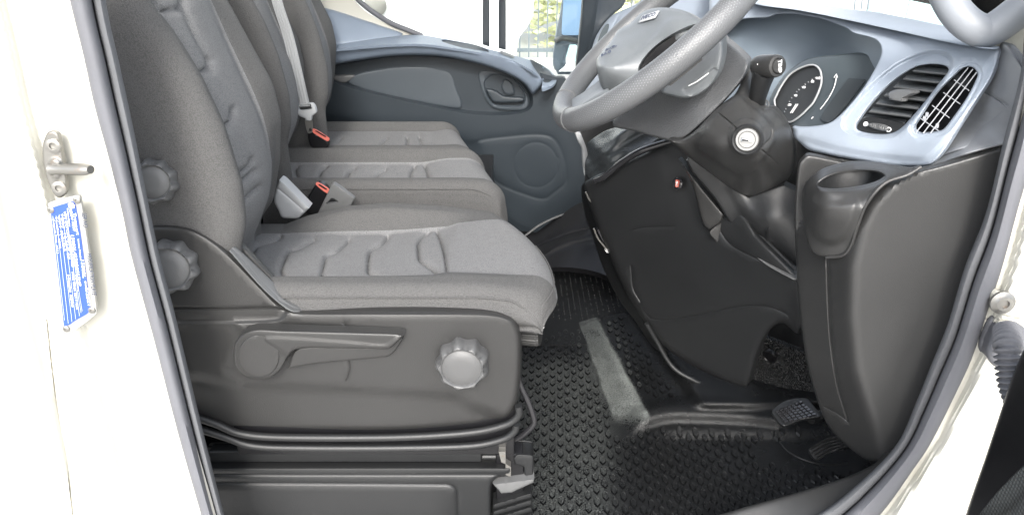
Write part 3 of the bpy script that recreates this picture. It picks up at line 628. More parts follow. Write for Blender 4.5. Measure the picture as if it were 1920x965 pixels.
sheet('latch_frame', [z(385, 430), z(400, 405), z(420, 410), z(560, 395), z(590, 420), z(608, 480), z(590, 505), z(560, 530), z(552, 570), z(500, 570), z(495, 550), z(420, 510)], 1.022, M['belt_white'], bl, holes=[[z(430, 455), z(440, 470), z(560, 455), z(555, 430), z(545, 400, ), z(420, 420)]], thick=.010, dirn=(0, 1, 0), grid=3, roll=(2, .003), step=2)
sheet('latch_tongue', [z(492, 555), z(555, 550), z(570, 650), z(575, 680), z(520, 692)], 1.028, M['steel'], bl, thick=.004, dirn=(0, 1, 0), grid=3, holes=[[z(530, 650), z(552, 645), z(558, 672), z(534, 678)]], step=2)
def buckle(name, label, body_, red, slot, y, group):
    b_ = thing(name, label, 'buckle', U(body_[0][0], body_[0][1], y), group)
    sheet('housing', body_, y, M['plastic_black'], b_, thick=.022, dirn=(0, 1, 0), grid=5, roll=(3, .004))
    r_ = sheet('release_button', red, y-.003, M['red_button'], b_, thick=.003, dirn=(0, 1, 0), grid=3, step=2)
    sheet('slot', slot, y-.0045, M['plastic_black'], b_, thick=.010, dirn=(0, 1, 0), grid=3, step=2)
buckle('belt_buckle', 'black buckle with red button holding the latched belt on the far cushion', [z(520, 690), z(575, 680), z(720, 780), z(700, 860), z(560, 840)], [z(572, 655, ), z(590, 655), z(735, 745), z(735, 765), z(715, 775), z(575, 690)], [z(592, 672), z(600, 668), z(705, 728), z(700, 737)], 1.03, 'seat belt buckles')
buckle('belt_buckle', 'empty black buckle with red button standing beside the driver cushion', [(593, 345), (615, 360), (602, 400), (570, 395)], [(592, 346), (596, 342), (618, 356), (613, 362)], [(597, 347), (599, 345.5), (613, 354.5), (611.5, 356)], .70, 'seat belt buckles')
sheet('bench_latch', [(622, 345, 'c'), (627, 344), (664, 371), (663, 376), (650, 400, 'c'), (596, 400, 'c')], .68, M['plastic_grey'], bench, thick=.012, dirn=(0, 1, 0), grid=5, roll=(2, .002), holes=[[(617, 376), (623, 371), (634, 379), (612, 382)]], step=2, label='pale grey plastic latch plate')
# ================================================================ floor and rubber mat
FZ = -.05
v, f = box_vf((.2, .8, FZ-.035), (.95, 0, 0), (0, .72, 0), (0, 0, .02), .0); o = mk('floor', v, f, M['plastic_black']); top(o, None, None, kind='structure')
matt = thing('floor_mat', 'black rubber floor mat with raised hexagon studs in the driver footwell', 'floor mat', (.1, .4, FZ))
strip_c = [(1104, 604), (1130, 660), (1158, 725), (1184, 780)]   # middle of the smooth dusty band
ridge_c = [(1172, 800), (1200, 782), (1250, 768), (1320, 768), (1400, 772), (1460, 778)]
SC = crs(strip_c, 6, closed=False); RC = crs(ridge_c, 6, closed=False)
def mh(q):
    q = np.asarray(q, float); ds = segdist(q, SC, False); dr = segdist(q, RC, False)
    xs = np.interp(q[:, 1], SC[:, 1], SC[:, 0]); side = q[:, 0]-xs
    sw_ = np.interp(q[:, 1], [600, 790], [14, 25]); h = .004*(1-sstep((ds-sw_)/12))*(1-sstep((q[:, 1]-740)/45)) + .020*(1-sstep((dr-5)/24))*sstep((q[:, 0]-1168)/45)
    h = h + .006*sstep((side-10)/30)*sstep((790-q[:, 1])/30)
    h = h - .012*sstep((q[:, 0]-1215)/60)*sstep((q[:, 1]-800)/30)
    edge = 1290-(760-q[:, 1])*.72   # right hand border rises against the console
    h = h + .03*sstep((q[:, 0]-edge)/40)*sstep((770-q[:, 1])/20)
    return h
gx = np.arange(820, 1700, 3.5); gy = np.arange(592, 1120, 3.5); G = np.zeros((len(gy), len(gx), 3))
XX, YY = np.meshgrid(gx, gy)
XX = XX + 0; Q = np.stack([XX.ravel(), YY.ravel()], -1)
# far edge of this mat section bows like in the photo
yt = np.interp(Q[:, 0], [820, 1010, 1060, 1110, 1170, 1300, 1700], [640, 634, 612, 596, 586, 640, 800]); fr = (Q[:, 1]-592)/(1120-592); Q[:, 1] = yt+(1120-yt)*fr
H = mh(Q); Pm = UZ(Q[:, 0], Q[:, 1], FZ+H); v, f = grid_vf(Pm.reshape(len(gy), len(gx), 3))
lowv = Pm.copy(); lowv[:, 2] = FZ-.012
mb = MB(); mb.add(v, f)
# rim wall along the far edge
n = len(gx); e = Pm[:n]; w2 = e.copy(); w2[:, 2] = FZ-.012; mb.add(np.r_[e, w2], [(i, i+1, n+i+1, n+i) for i in range(n-1)])
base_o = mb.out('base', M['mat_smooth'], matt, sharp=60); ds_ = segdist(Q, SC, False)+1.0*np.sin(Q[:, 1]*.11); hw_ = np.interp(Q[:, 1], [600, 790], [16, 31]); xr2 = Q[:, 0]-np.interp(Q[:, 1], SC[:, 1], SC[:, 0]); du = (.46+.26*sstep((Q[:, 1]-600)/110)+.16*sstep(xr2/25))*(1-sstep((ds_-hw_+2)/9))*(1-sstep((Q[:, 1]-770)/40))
du = np.maximum(du, .40*(1-sstep((Q[:, 0]-1110)/90))*sstep((Q[:, 1]-640)/60)); du = np.r_[du, np.zeros(2*len(gx))]  # left side paled as painted sheen of reflected sky, beside the dust strip
base_o.data.attributes.new('dust_sheen', 'FLOAT', 'POINT').data.foreach_set('value', du[:len(base_o.data.vertices)].astype(np.float32))
st_ = MB(); ang = math.radians(-3)
c0 = UZ(1020, 850, FZ); ex = np.array([math.cos(ang), math.sin(ang), 0]); ey = np.array([-math.sin(ang), math.cos(ang), 0]); au, av = .0178, .0350
hexo = [(0, 1), (.85, .42), (.85, -.42), (0, -1), (-.85, -.42), (-.85, .42)]
def hexring(c, nrm, a, b, sc, dz):
    return [c+ex*hx*a*sc+ey*hy*b*sc+np.array([0, 0, 1])*(dz-(ex[0]*nrm[0]*hx*a+nrm[1]*hy*b)*sc) for hx, hy in hexo]
cnt = 0; SQ = []
for i in range(-30, 46):
    for j in range(-14, 24):
        p = c0+ex*au*i+ey*(av*j+(av/2 if i % 2 else 0)); px, py = PR(p+np.array([0, 0, .002]))
        if not (930 < px < 1640 and 595 < py < 1010): continue
        q1 = np.array([[px, py]])
        if segdist(q1, SC, False)[0] < np.interp(py, [600, 790], [24, 38]) or segdist(q1, RC, False)[0] < 27: continue
        ytop = np.interp(px, [820, 1010, 1060, 1110, 1170, 1300, 1700], [640, 634, 612, 596, 586, 640, 800])
        if py < ytop+9: continue
        if px > 1130 and py < 790 and px > 1290-(760-py)*.72-6: continue
        if py < 806 and px > 1180 and py > 745: continue
        dl = math.hypot((px-1560)/150, (py-845)/38)
        if dl < 1: continue
        # follow the surface: height sampled where the ray meets it
        hh = mh(q1)[0]; P3 = UZ(px, py, FZ+hh)
        gxp = (mh(np.array([[px+6, py]]))[0]-hh)/np.linalg.norm(UZ(px+6, py, FZ)-UZ(px, py, FZ)); gyp = -(mh(np.array([[px, py+6]]))[0]-hh)/np.linalg.norm(UZ(px, py+6, FZ)-UZ(px, py, FZ))
        nr = (-gxp, -gyp); a, b = .0071, .0145; V = []
        for (s, dz) in ((1.16, -.0006), (1.02, .0016), (.90, .0036), (.76, .0034), (.68, .0024)): V += hexring(P3, nr, a, b, s, dz)
        F = []
        for r in range(4):
            for k in range(6): l = (k+1) % 6; F.append((r*6+k, r*6+l, (r+1)*6+l, (r+1)*6+k))
        F.append(tuple(24+k for k in range(6))); st_.add(V, [q[::-1] for q in F]); cnt += 1; SQ.append((px, py))
print('studs', cnt)
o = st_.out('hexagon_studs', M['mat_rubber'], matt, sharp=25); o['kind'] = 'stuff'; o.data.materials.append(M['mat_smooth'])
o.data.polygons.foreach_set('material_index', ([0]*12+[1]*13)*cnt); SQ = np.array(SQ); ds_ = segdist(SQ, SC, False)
du = np.maximum(.40*(1-sstep((SQ[:, 0]-1110)/90))*sstep((SQ[:, 1]-640)/60), .3*(1-sstep((ds_-30)/30)))  # stud tops share the painted sheen on the left and the strip's dust
o.data.attributes.new('dust_sheen', 'FLOAT', 'POINT').data.foreach_set('value', np.repeat(du, 30).astype(np.float32)); o.data.update()
# passenger side carpet with small studs
far = MB(); A = [UZ(x, y, FZ+.004) for x, y in ((700, 420), (1260, 420), (1260, 648), (700, 648))]
pm = sheet('passenger_floor_mat', [(900, 430, 'c'), (1150, 430, 'c'), (1215, 560, 'c'), (1215, 640, 'c'), (940, 650, 'c')], lambda x, y: (lambda P: P[..., 1])(UZ(x, y, FZ+.003)), M['mat_far'], None, thick=.004, dirn=(0, 0, -1), grid=14)
top(pm, 'black studded mat further in, between the driver footwell and passenger side', 'floor mat')
dots = MB()
for i in range(40):
    for j in range(40):
        p = np.array([.02+.0165*i, .66+.0165*j+(.008 if i % 2 else 0), FZ+.004]); px, py = PR(p)
        if not (1010 < px < 1200 and 500 < py < 600) or RNG.random() < .25: continue
        if px > 1100+(py-470)*.95: continue
        v, f = lathe_vf(p, (0, 0, 1), [(.0022, -.001), (.0021, .0015), (.0012, .0022), (.0002, .0024)], seg=6); dots.add(v, f)
o = dots.out('studs', M['mat_rubber'], pm, sharp=60)
o['kind'] = 'stuff'
# ================================================================ passenger door
dz = lambda x, y: (480+x/3.217, y/3.217)
pd = thing('passenger_door', 'closed passenger door across the cab with blue armrest band and oval pull pocket', 'door', (-.1, 1.55, 0))
sheet('door_panel', [(500, 80, 'c'), (640, 100), (800, 100), (950, 120), (1040, 145), (1062, 150), (1075, 200), (1090, 260), (1100, 320), (1112, 380), (1120, 470, 'c'), (500, 470, 'c')],
      [(560, 100, 1.50), (1050, 150, 1.47), (800, 250, 1.49), (1080, 380, 1.50), (600, 400, 1.52), (1000, 420, 1.53), (700, 190, 1.485)], M['door_slate'], pd, thick=.03, dirn=(0, 1, 0), grid=12,
      regions=[([dz(400, 400), dz(600, 365), dz(850, 330), dz(1100, 335), dz(1300, 365), dz(1450, 410), dz(1580, 470), dz(1650, 560), dz(1655, 640), dz(1600, 672), dz(1450, 685), dz(1250, 672), dz(1000, 622), dz(700, 552), dz(500, 495), dz(430, 440)], 7, .035),
               ([dz(300, 690), dz(700, 760), dz(1100, 810), (833, 262), (890, 270), (900, 300), (960, 420), (1130, 480), (500, 480), (500, 215)], 20, .012)],
      grooves=[([(890, 268), (905, 262), (950, 256), (1010, 252), (1040, 262), (1058, 300), (1060, 340), (1040, 360), (1020, 372), (990, 366), (930, 340), (905, 300)], 3, .003),
               ([(1005+41*math.cos(a), 309+42*math.sin(a)) for a in np.linspace(0, 2*math.pi, 20)[:-1]], 2.2, .0014)])
sheet('pocket_liner', [dz(560, 500), dz(600, 452), dz(800, 410), dz(1000, 400), dz(1120, 405), dz(1180, 450), dz(1210, 540), dz(1240, 620), dz(1225, 655), dz(1000, 620), dz(700, 555)], 1.510, M['door_slate_light'], pd, thick=.01, dirn=(0, 1, 0), grid=9, roll=(4, .004))
sheet('pocket_highlight', [dz(415, 435, ), dz(470, 455), dz(595, 455), dz(560, 490), dz(520, 500), dz(470, 480)], 1.508, M['plastic_grey'], pd, thick=.01, dirn=(0, 1, 0), grid=6, roll=(4, .004))  # paler wedge paints a highlight at the pocket's end
sheet('handle_bezel', [dz(1340, 445), dz(1375, 425), dz(1500, 445), dz(1590, 500), dz(1640, 580), dz(1640, 640), dz(1600, 665), dz(1455, 658), dz(1400, 620), dz(1360, 540)], 1.506, M['door_slate_light'], pd, thick=.012, dirn=(0, 1, 0), grid=6, roll=(3, .004),
      regions=[([dz(1380, 500), dz(1440, 455), dz(1540, 480), dz(1600, 540), dz(1620, 600), dz(1590, 640), dz(1460, 635), dz(1410, 600)], 5, .012)])
hd = sheet('door_handle', [dz(1388, 545), dz(1410, 538), dz(1450, 550), dz(1500, 580), dz(1600, 588), dz(1618, 600), dz(1605, 618), dz(1460, 622), dz(1425, 610)], 1.494, M['door_slate'], pd, thick=.010, dirn=(0, 1, 0), grid=4, roll=(4, .006), step=3)
sheet('lock_rocker', [dz(1480, 520), dz(1500, 480), dz(1540, 500), dz(1560, 560), dz(1530, 575), dz(1495, 560)], 1.502, M['door_slate'], pd, thick=.008, dirn=(0, 1, 0), grid=4, roll=(3, .003))
lip_t = [(560, 97), (600, 93), (645, 89), (700, 84), (750, 81), (790, 81), (828, 85), (890, 95), (940, 106), (977, 119), (1000, 130), (1010, 140), (1018, 155, )]
lip_b = [(560, 127), (601, 126), (666, 115), (744, 105), (822, 106), (884, 117), (931, 131), (965, 146), (985, 160), (998, 177)]
sheet('armrest_band', lip_t[:-1]+[(1016, 150), (1016, 160), (1008, 170)]+lip_b[::-1], [(560, 97, 1.425), (828, 85, 1.41), (1000, 130, 1.41), (601, 126, 1.45), (822, 106, 1.435), (965, 146, 1.43), (1010, 165, 1.43), (1021, 168, 1.44), (998, 177, 1.45)], M['door_band'], pd, thick=.02, dirn=(0, 1, .0), grid=7, roll=(7, .02))
LX = [p[0] for p in lip_t]; LY = [p[1] for p in lip_t]
def SHF(x, y): return 1.418+np.clip((np.interp(x, LX, LY)-y), -6, 60)*.0068+np.clip((np.asarray(x)-990)/40, 0, 1)*.02
sheet('armrest_shelf', [(560, 92), (590, 83), (640, 80), (700, 73), (750, 67), (790, 66), (828, 72), (870, 80), (915, 92), (977, 108), (1010, 119), (1033, 134), (1043, 147), (1040, 157), (1028, 164), (1016, 167), (1017, 153), (1010, 142), (977, 121), (940, 108), (890, 97), (828, 87), (790, 83), (750, 83), (700, 86), (645, 91), (600, 95)],
      SHF, M['door_band'], pd, thick=.008, dirn=(0, .3, -1), grid=6,
      regions=[([(829, 77), (845, 77), (880, 83), (905, 90), (916, 97), (912, 100), (880, 93), (840, 82)], 3, .03)])
sheet('pull_cup_insert', [(829, 77), (845, 76), (880, 82), (905, 89), (914, 94), (916, 99), (900, 97), (870, 91), (840, 83)], lambda x, y: SHF(x, y)+.012, M['door_slate'], pd, thick=.004, dirn=(0, 1, 0), grid=4, step=3)
sheet('shelf_lid', [(994, 112), (1012, 121), (1030, 134), (1037, 146), (1030, 154), (1020, 154), (1012, 142), (1002, 128)], lambda x, y: SHF(x, y)-.006, M['door_slate'], pd, thick=.004, dirn=(0, 1, 0), grid=4, roll=(4, .004), step=3)
sheet('window_switch', [(938, 96), (946, 98), (963, 105), (964, 109), (955, 107), (940, 101)], lambda x, y: SHF(x, y)-.008, M['plastic_grey'], pd, thick=.006, dirn=(0, 1, 0), grid=4, step=2)
sheet('switch_rocker', [(951, 101), (956, 102), (963, 107), (962, 109), (956, 106)], lambda x, y: SHF(x, y)-.012, M['plastic_black'], pd, thick=.006, dirn=(0, 1, 0), grid=4, step=2)
for (a, b, cc_, d) in ((905, 917.5, 84, 88), (935, 948.5, 91, 94)):
    sheet('window_bar', [(a, -90, 'c'), (b, -90, 'c'), (b, d, 'c'), (a, cc_, 'c')], 1.56, M['door_slate'], pd, thick=.02, dirn=(0, 1, 0), grid=12, roll=(2, .003))
# rear quarter trim and frame
sheet('quarter_trim', [(563, 40), (569, 24), (580, 16), (600, 15), (630, 22), (666, 34), (713, 50), (754, 66), (700, 76), (640, 84), (560, 96, 'c'), (520, 100, 'c'), (540, 70)], [(563, 40, 1.49), (754, 66, 1.52), (640, 84, 1.46), (600, 20, 1.52)], M['door_band'], pd, thick=.02, dirn=(0, 1, 0), grid=8, roll=(5, .005),
      grooves=[([(594+7*math.cos(a), 38+7.5*math.sin(a)) for a in np.linspace(0, 2*math.pi, 14)[:-1]], 1.0, .003)])
sheet('window_frame', [(530, -90, 'c'), (640, -90, 'c'), (652, -20), (668, 5), (690, 25), (735, 50), (775, 66), (760, 72, 'c'), (700, 76, 'c'), (640, 60), (560, 60, 'c'), (530, 60, 'c')], 1.545, M['paint_white'], pd, thick=.02, dirn=(0, 1, 0), grid=12)
v, f = tube_vf(ln3([(630, -90), (646, -40), (665, -8), (690, 16), (730, 42), (768, 58), (792, 68)], [1.54]*7, 5), .0085, seg=12); mk('window_rubber', v, f, M['rubber'], pd)
gm = bpy.data.materials.new('window_glass'); gm.use_nodes = True; t_ = gm.node_tree; t_.nodes.clear(); oo = t_.nodes.new('ShaderNodeOutputMaterial'); mxs = t_.nodes.new('ShaderNodeMixShader'); tr_ = t_.nodes.new('ShaderNodeBsdfTransparent'); gl = t_.nodes.new('ShaderNodeBsdfGlossy'); fr_ = t_.nodes.new('ShaderNodeFresnel')
gl.inputs['Roughness'].default_value = .02; fr_.inputs[0].default_value = 1.45; tr_.inputs[0].default_value = (.93, .96, .95, 1)
t_.links.new(fr_.outputs[0], mxs.inputs[0]); t_.links.new(tr_.outputs[0], mxs.inputs[1]); t_.links.new(gl.outputs[0], mxs.inputs[2]); t_.links.new(mxs.outputs[0], oo.inputs[0]); M['glass'] = gm
sheet('window_pane', [(640, -90, 'c'), (1100, -90, 'c'), (1090, 130, 'c'), (1040, 145), (950, 105), (850, 85), (760, 75), (690, 40)], 1.575, M['glass'], pd, thick=.004, dirn=(0, 1, 0), grid=40)
# sill plate beyond, footwell side of the far door
v, f = tube_vf(ln3([(975, 450), (987, 440), (1010, 423), (1040, 408), (1062, 400), (1082, 390), (1096, 376)], [1.30, 1.30, 1.31, 1.33, 1.35, 1.37, 1.39], 5), .006, seg=10, flat=.6); mk('sill_trim', v, f, M['plastic_grey'], pd)
sheet('step_well', [(900, 430, 'c'), (985, 442), (1040, 410), (1096, 378), (1130, 400, 'c'), (1200, 560, 'c'), (1120, 510), (1010, 505), (900, 560, 'c')], [(985, 442, 1.30), (1096, 378, 1.38), (1200, 560, 1.0), (950, 540, 1.02), (1060, 480, 1.12)], M['plastic_black'], pd, thick=.02, dirn=(0, .4, -1), grid=9,
      grooves=[([(1000, 492), (1040, 466), (1090, 448), (1140, 440)], 4, -.008), ([(1005, 476), (1050, 455), (1110, 437)], 5, -.012), ([(1000, 465), (1060, 440), (1120, 425)], 2.5, .006)])
# ================================================================ dashboard
db = thing('dashboard', 'dashboard with pale blue fascia, twin air vents, cup holder and dark lower panels', 'dashboard', (.55, .4, .6))
z5 = lambda x, y: (1380+x/2.413, y/2.413)
hood = [(1360, 60), (1378, 45), (1390, 37), (1415, 34), (1440, 33), (1455, 27), (1484, 26), (1520, 31), (1546, 37), (1587, 53), (1602, 63), (1630, 70), (1647, 79), (1653, 95), (1648, 115), (1624, 157), (1595, 195), (1566, 224), (1546, 234), (1525, 238), (1495, 239), (1470, 233), (1440, 226), (1360, 215)]
ventR = [(1581, 238), (1587, 215), (1629, 166), (1678, 124), (1720, 104), (1753, 98), (1778, 105), (1784, 120), (1766, 153), (1733, 195), (1697, 238), (1677, 253), (1650, 257), (1622, 254), (1597, 249)]
ventH = [(1608, 243), (1607, 232), (1631, 197), (1671, 155), (1712, 128), (1740, 121), (1766, 122), (1777, 127), (1778, 134), (1762, 155), (1729, 197), (1694, 236), (1674, 249), (1650, 252), (1625, 249)]
slim = [(1715, 246), (1714, 238), (1719, 229), (1753, 178), (1794, 137), (1808, 127), (1822, 126), (1831, 134), (1832, 145), (1811, 186), (1778, 232), (1768, 243), (1755, 248), (1736, 250), (1722, 250)]
slimR = [(1706, 248), (1705, 232), (1715, 216), (1748, 170), (1790, 129), (1806, 119), (1825, 118), (1839, 128), (1841, 147), (1818, 192), (1786, 238), (1774, 250), (1756, 256), (1720, 258)]
fasc = [(1330, -40, 'c'), (1410, 2), (1500, 16), (1600, 36), (1700, 58), (1800, 80), (1850, 86), (1869, 88), (1875, 100), (1860, 145), (1828, 195), (1796, 245), (1772, 283), (1752, 305), (1735, 312), (1700, 313), (1665, 311), (1587, 297), (1521, 283), (1500, 268), (1489, 256), (1487, 242), (1478, 225), (1440, 232), (1330, 225, 'c')]
fctl = [(1360, 0, .92), (1500, 16, .66), (1700, 58, .36), (1869, 90, .10), (1750, 304, .065), (1665, 308, .14), (1521, 282, .27), (1490, 250, .33), (1600, 215, .235), (1700, 215, .15), (1800, 190, .085), (1650, 100, .33), (1750, 90, .22), (1400, 230, .50), (1360, 210, .62)]
FY = tps(fctl)
fa = sheet('blue_fascia', fasc, fctl, M['trim_blue'], db, holes=[hood, ventH, slim], thick=.010, dirn=(.7, .7, 0), grid=9, roll=(9, .012), holeroll=(4, .005),
      regions=[(ventR, 9, .020), (slimR, 4, .004), ([(1497, 262), (1500, 258), (1590, 282), (1700, 297), (1745, 290), (1800, 220), (1860, 110), (1900, 110), (1900, 330), (1480, 330)], 14, .006)])
sheet('dash_top', [(1330, -60, 'c'), (1410, -40), (1530, 6), (1650, 25), (1716, 38), (1800, 57), (1850, 72), (1872, 80), (1868, 92), (1800, 84), (1700, 62), (1600, 40), (1500, 20), (1410, 6), (1330, -30, 'c')],
      lambda x, y: FY(x, y)+.004+np.clip(np.interp(x, [1330, 1410, 1500, 1600, 1700, 1800, 1869, 1900], [-30, 2, 16, 36, 58, 80, 88, 95])-y, -8, 80)*.011, M['trim_blue'], db, thick=.006, dirn=(.7, .7, 0), grid=9, roll=(4, .004))
# instrument housing
sheet('dash_core', [(1400, 225, 'c'), (1540, 250, 'c'), (1560, 330, 'c'), (1530, 560, 'c'), (1420, 470, 'c'), (1400, 330, 'c')], .44, M['plastic_dark'], db, thick=.03, dirn=(0, 1, 0), grid=20)
CYF = tps([(1440, 210, .58), (1560, 115, .50), (1640, 120, .42), (1500, 235, .46), (1600, 190, .40)])
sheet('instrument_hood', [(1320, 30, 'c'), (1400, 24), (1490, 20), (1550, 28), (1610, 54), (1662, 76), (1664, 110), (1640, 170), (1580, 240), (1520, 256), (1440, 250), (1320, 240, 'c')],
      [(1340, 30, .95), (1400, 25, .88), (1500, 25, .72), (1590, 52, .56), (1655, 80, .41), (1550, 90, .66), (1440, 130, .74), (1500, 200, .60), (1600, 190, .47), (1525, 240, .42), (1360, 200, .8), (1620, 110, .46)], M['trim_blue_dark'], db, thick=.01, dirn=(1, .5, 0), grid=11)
cl = sheet('instrument_cluster', [(1441, 215), (1446, 180), (1470, 142), (1500, 118), (1525, 108), (1560, 104), (1610, 100), (1640, 108), (1652, 120), (1630, 158), (1600, 195), (1562, 233), (1530, 243), (1480, 245)], CYF, M['dial_black'], db, thick=.02, dirn=(1, .5, 0), grid=9, roll=(5, .004))
def onc(pts, dy=-.006): return np.array([U(x, y, float(CYF(x, y))+dy) for x, y in pts])
z6 = lambda x, y: (1380+x/4.02, 60+y/4.02)
ringp = crs([z6(290, 520), z6(305, 480), z6(340, 410), (1480, 141), z6(480, 275), z6(560, 250), z6(610, 262), z6(640, 310), z6(640, 400), z6(590, 520), z6(540, 580), z6(470, 645), z6(400, 680), z6(320, 640)], 3)
v, f = tube_vf(onc(ringp, -.008), .0020, seg=10, closed=True); mk('dial_ring', v, f, M['belt_white'], cl)
sheet('dial_bezel', [tuple(p) for p in ringp[::4]], lambda x, y: CYF(x, y)-.004, M['plastic_dark'], cl, thick=.003, dirn=(1, .5, 0), grid=8, step=3)
dn = np.array([-.8, -.45, .35])
for s, p in (('20', z6(405, 550)), ('40', z6(450, 480)), ('60', z6(512, 418)), ('80', z6(577, 375)), ('100', z6(618, 350))):
    text('dial_number', s, .0062, onc([p], -.0105)[0], (.62, -.75, .1), (.25, .2, .9), M['white_print'], cl, bold=.0002)
for k in range(14):
    t = k/13; p = crs([z6(366, 600), z6(392, 545), z6(425, 490), z6(480, 430), z6(545, 378), z6(600, 345), z6(630, 338)], 2, closed=False); q_ = p[int(t*(len(p)-1))]
    v, f = tube_vf(onc([(q_[0]-.6, q_[1]-.8), (q_[0]+.8, q_[1]+.9)], -.010), .0004, seg=5); mk('dial_tick', v, f, M['white_print'], cl)
for dx in (0, 3.2):
    v, f = tube_vf(onc([(1482+dx, 212), (1493+dx, 195)], -.011), .0008, seg=6); mk('needle', v, f, M['white_print'], cl)
sheet('display_screen', [z6(640, 640), z6(845, 352), z6(860, 350), z6(965, 358), z6(970, 366), z6(800, 590), z6(700, 685), z6(690, 686)], lambda x, y: CYF(x, y)-.006, M['dial_screen'], cl, thick=.003, dirn=(1, .5, 0), grid=8, step=3)
v, f = tube_vf(onc(crs([z6(635, 582), z6(680, 525), z6(720, 460), z6(745, 400), z6(758, 335)], 4, closed=False), -.007), .0009, seg=6); mk('gauge_arc', v, f, M['white_print'], cl)
v, f = tube_vf(onc([z6(738, 345), z6(757, 318), z6(765, 345)], -.007), .0008, seg=5); mk('gauge_arrow', v, f, M['white_print'], cl)
v, f = tube_vf(onc([z6(568, 655), z6(582, 640)], -.007), .001, seg=5); mk('gauge_mark', v, f, M['white_print'], cl)
# main vent
z7 = lambda x, y: (1600+x/3.7125, 60+y/3.7125)
vt = sheet('vent_duct', [(1596, 255), (1596, 225), (1660, 140), (1735, 108), (1790, 115), (1770, 165), (1700, 255), (1650, 265)], lambda x, y: FY(x, y)+.062, M['plastic_dark'], db, thick=.01, dirn=(1, .35, 0), grid=14)
for (a, b, c, d) in ((1712, 133, 1774, 139), (1694, 148, 1762, 155), (1676, 163, 1750, 172), (1658, 179, 1737, 189), (1643, 194, 1722, 204), (1630, 209, 1708, 219), (1617, 223, 1695, 233)):
    yf = lambda x, y, b=b, c=c, a=a, d=d: FY(x, y)+.028+(np.interp(x, [a, c], [b, d])-y)*.0030
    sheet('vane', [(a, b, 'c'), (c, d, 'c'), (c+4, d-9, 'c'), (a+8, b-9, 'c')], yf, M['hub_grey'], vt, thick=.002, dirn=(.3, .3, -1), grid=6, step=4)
    v, f = tube_vf(np.array([U(a, b, float(FY(a, b))+.0275), U(c, d, float(FY(c, d))+.0275)]), .0011, seg=6); mk('vane_edge', v, f, M['plastic_grey'], vt)
sheet('vent_slider', [z7(250, 425), z7(300, 400), z7(405, 405), z7(425, 425), z7(345, 462), z7(335, 486), z7(255, 468)], lambda x, y: FY(x, y)+.010, M['plastic_grey'], vt, thick=.01, dirn=(1, .3, 0), grid=4, roll=(3, .004), step=3)
sheet('vent_plate', [z7(25, 665), z7(60, 610), z7(110, 592), z7(340, 640), z7(300, 690), z7(200, 705), z7(60, 690)], lambda x, y: FY(x, y)+.024, M['plastic_dark'], vt, thick=.006, dirn=(1, .3, 0), grid=6)
sheet('vent_wheel', [z7(105, 655), z7(115, 635), z7(200, 645), z7(235, 665), z7(228, 690), z7(160, 680)], lambda x, y: FY(x, y)+.016, M['plastic_grey'], vt, thick=.008, dirn=(1, .3, 0), grid=4, roll=(4, .004), step=3, grooves=[([z7(130+k*14, 640+k*3), z7(126+k*14, 676+k*2)], .9, .002) for k in range(7)])
lathe('open_mark', U(*z7(87, 641), float(FY(*z7(87, 641)))+.022), (-.7, -.6, .3), [(0, 0), (.0036, 0), (.0036, .001), (0, .001)], M['white_print'], vt, seg=16)
P = U(*z7(246, 680), float(FY(*z7(246, 680)))+.022); u_, v_, n_ = frame_of((-.7, -.6, .3)); tt = np.linspace(0, 2*math.pi, 17)[:-1, None]; v, f = tube_vf(P+.0032*(np.cos(tt)*u_+np.sin(tt)*v_), .0007, seg=6, closed=True); mk('closed_mark', v, f, M['white_print'], vt)
# slim demister grille
gr2 = sheet('demister_grille', [(1708, 255), (1712, 225), (1760, 165), (1812, 120), (1838, 125), (1836, 150), (1785, 235), (1760, 256)], lambda x, y: FY(x, y)+.045, M['plastic_black'], db, thick=.01, dirn=(1, .35, 0), grid=14)
def onf(x, y, d): return U(x, y, float(FY(x, y))+d)
for (a, b, c, d) in ((1717, 249, 1815.5, 127), (1731, 250, 1824, 130), (1744.5, 250, 1831, 136)):
    v, f = tube_vf(np.array([onf(a, b, .006), onf((a+c)/2, (b+d)/2, .006), onf(c, d, .006)]), .0008, seg=6); mk('grille_bar', v, f, M['belt'], gr2)
for (a, b, c, d) in ((1789, 150, 1817, 170), (1769, 174, 1800, 195), (1748, 198, 1780, 221), (1726, 222, 1759, 245)):
    v, f = tube_vf(np.array([onf(a, b, .009), onf(c, d, .009)]), .0007, seg=6); mk('grille_tie', v, f, M['belt'], gr2)
for k, (x, y) in enumerate(((1733, 222), (1757, 236), (1738, 215))): v, f = box_vf(onf(x, y, .02), (.0016, -.0016, 0), (.001, .002, .001), (0, 0, .0025), .0005); mk('duct_tab', v, f, M['belt'], gr2)
# end panels towards the doorway
sheet('upper_end_panel', [(1722, 316, 'c'), (1750, 298), (1790, 240), (1830, 180), (1858, 130), (1870, 92), (1880, 84), (1897, 82), (1912, 95), (1935, 130), (1960, 180, 'c'), (1960, 240, 'c'), (1940, 258, 'c'), (1820, 288), (1760, 308)],
      [(1722, 316, .088), (1750, 298, .10), (1800, 245, .118), (1840, 180, .122), (1868, 100, .13), (1908, 110, .050), (1885, 270, .028), (1810, 288, .042), (1870, 200, .055)], M['end_glare_grey'], db, thick=.02, dirn=(0, 1, 0), grid=9, roll=(6, .008),
      grooves=[([(1848, 170), (1870, 182), (1905, 205)], 1.8, .005)])
kick = [(1497, 312), (1506, 297), (1518, 290), (1580, 302), (1660, 315), (1722, 318), (1760, 311), (1830, 291), (1940, 258, 'c'), (1905, 400, 'c'), (1865, 530), (1825, 640), (1775, 750), (1725, 845), (1690, 866), (1668, 852), (1648, 862), (1628, 862), (1610, 852), (1580, 828), (1548, 790), (1522, 715), (1506, 640), (1497, 560), (1493, 480), (1490, 400)]
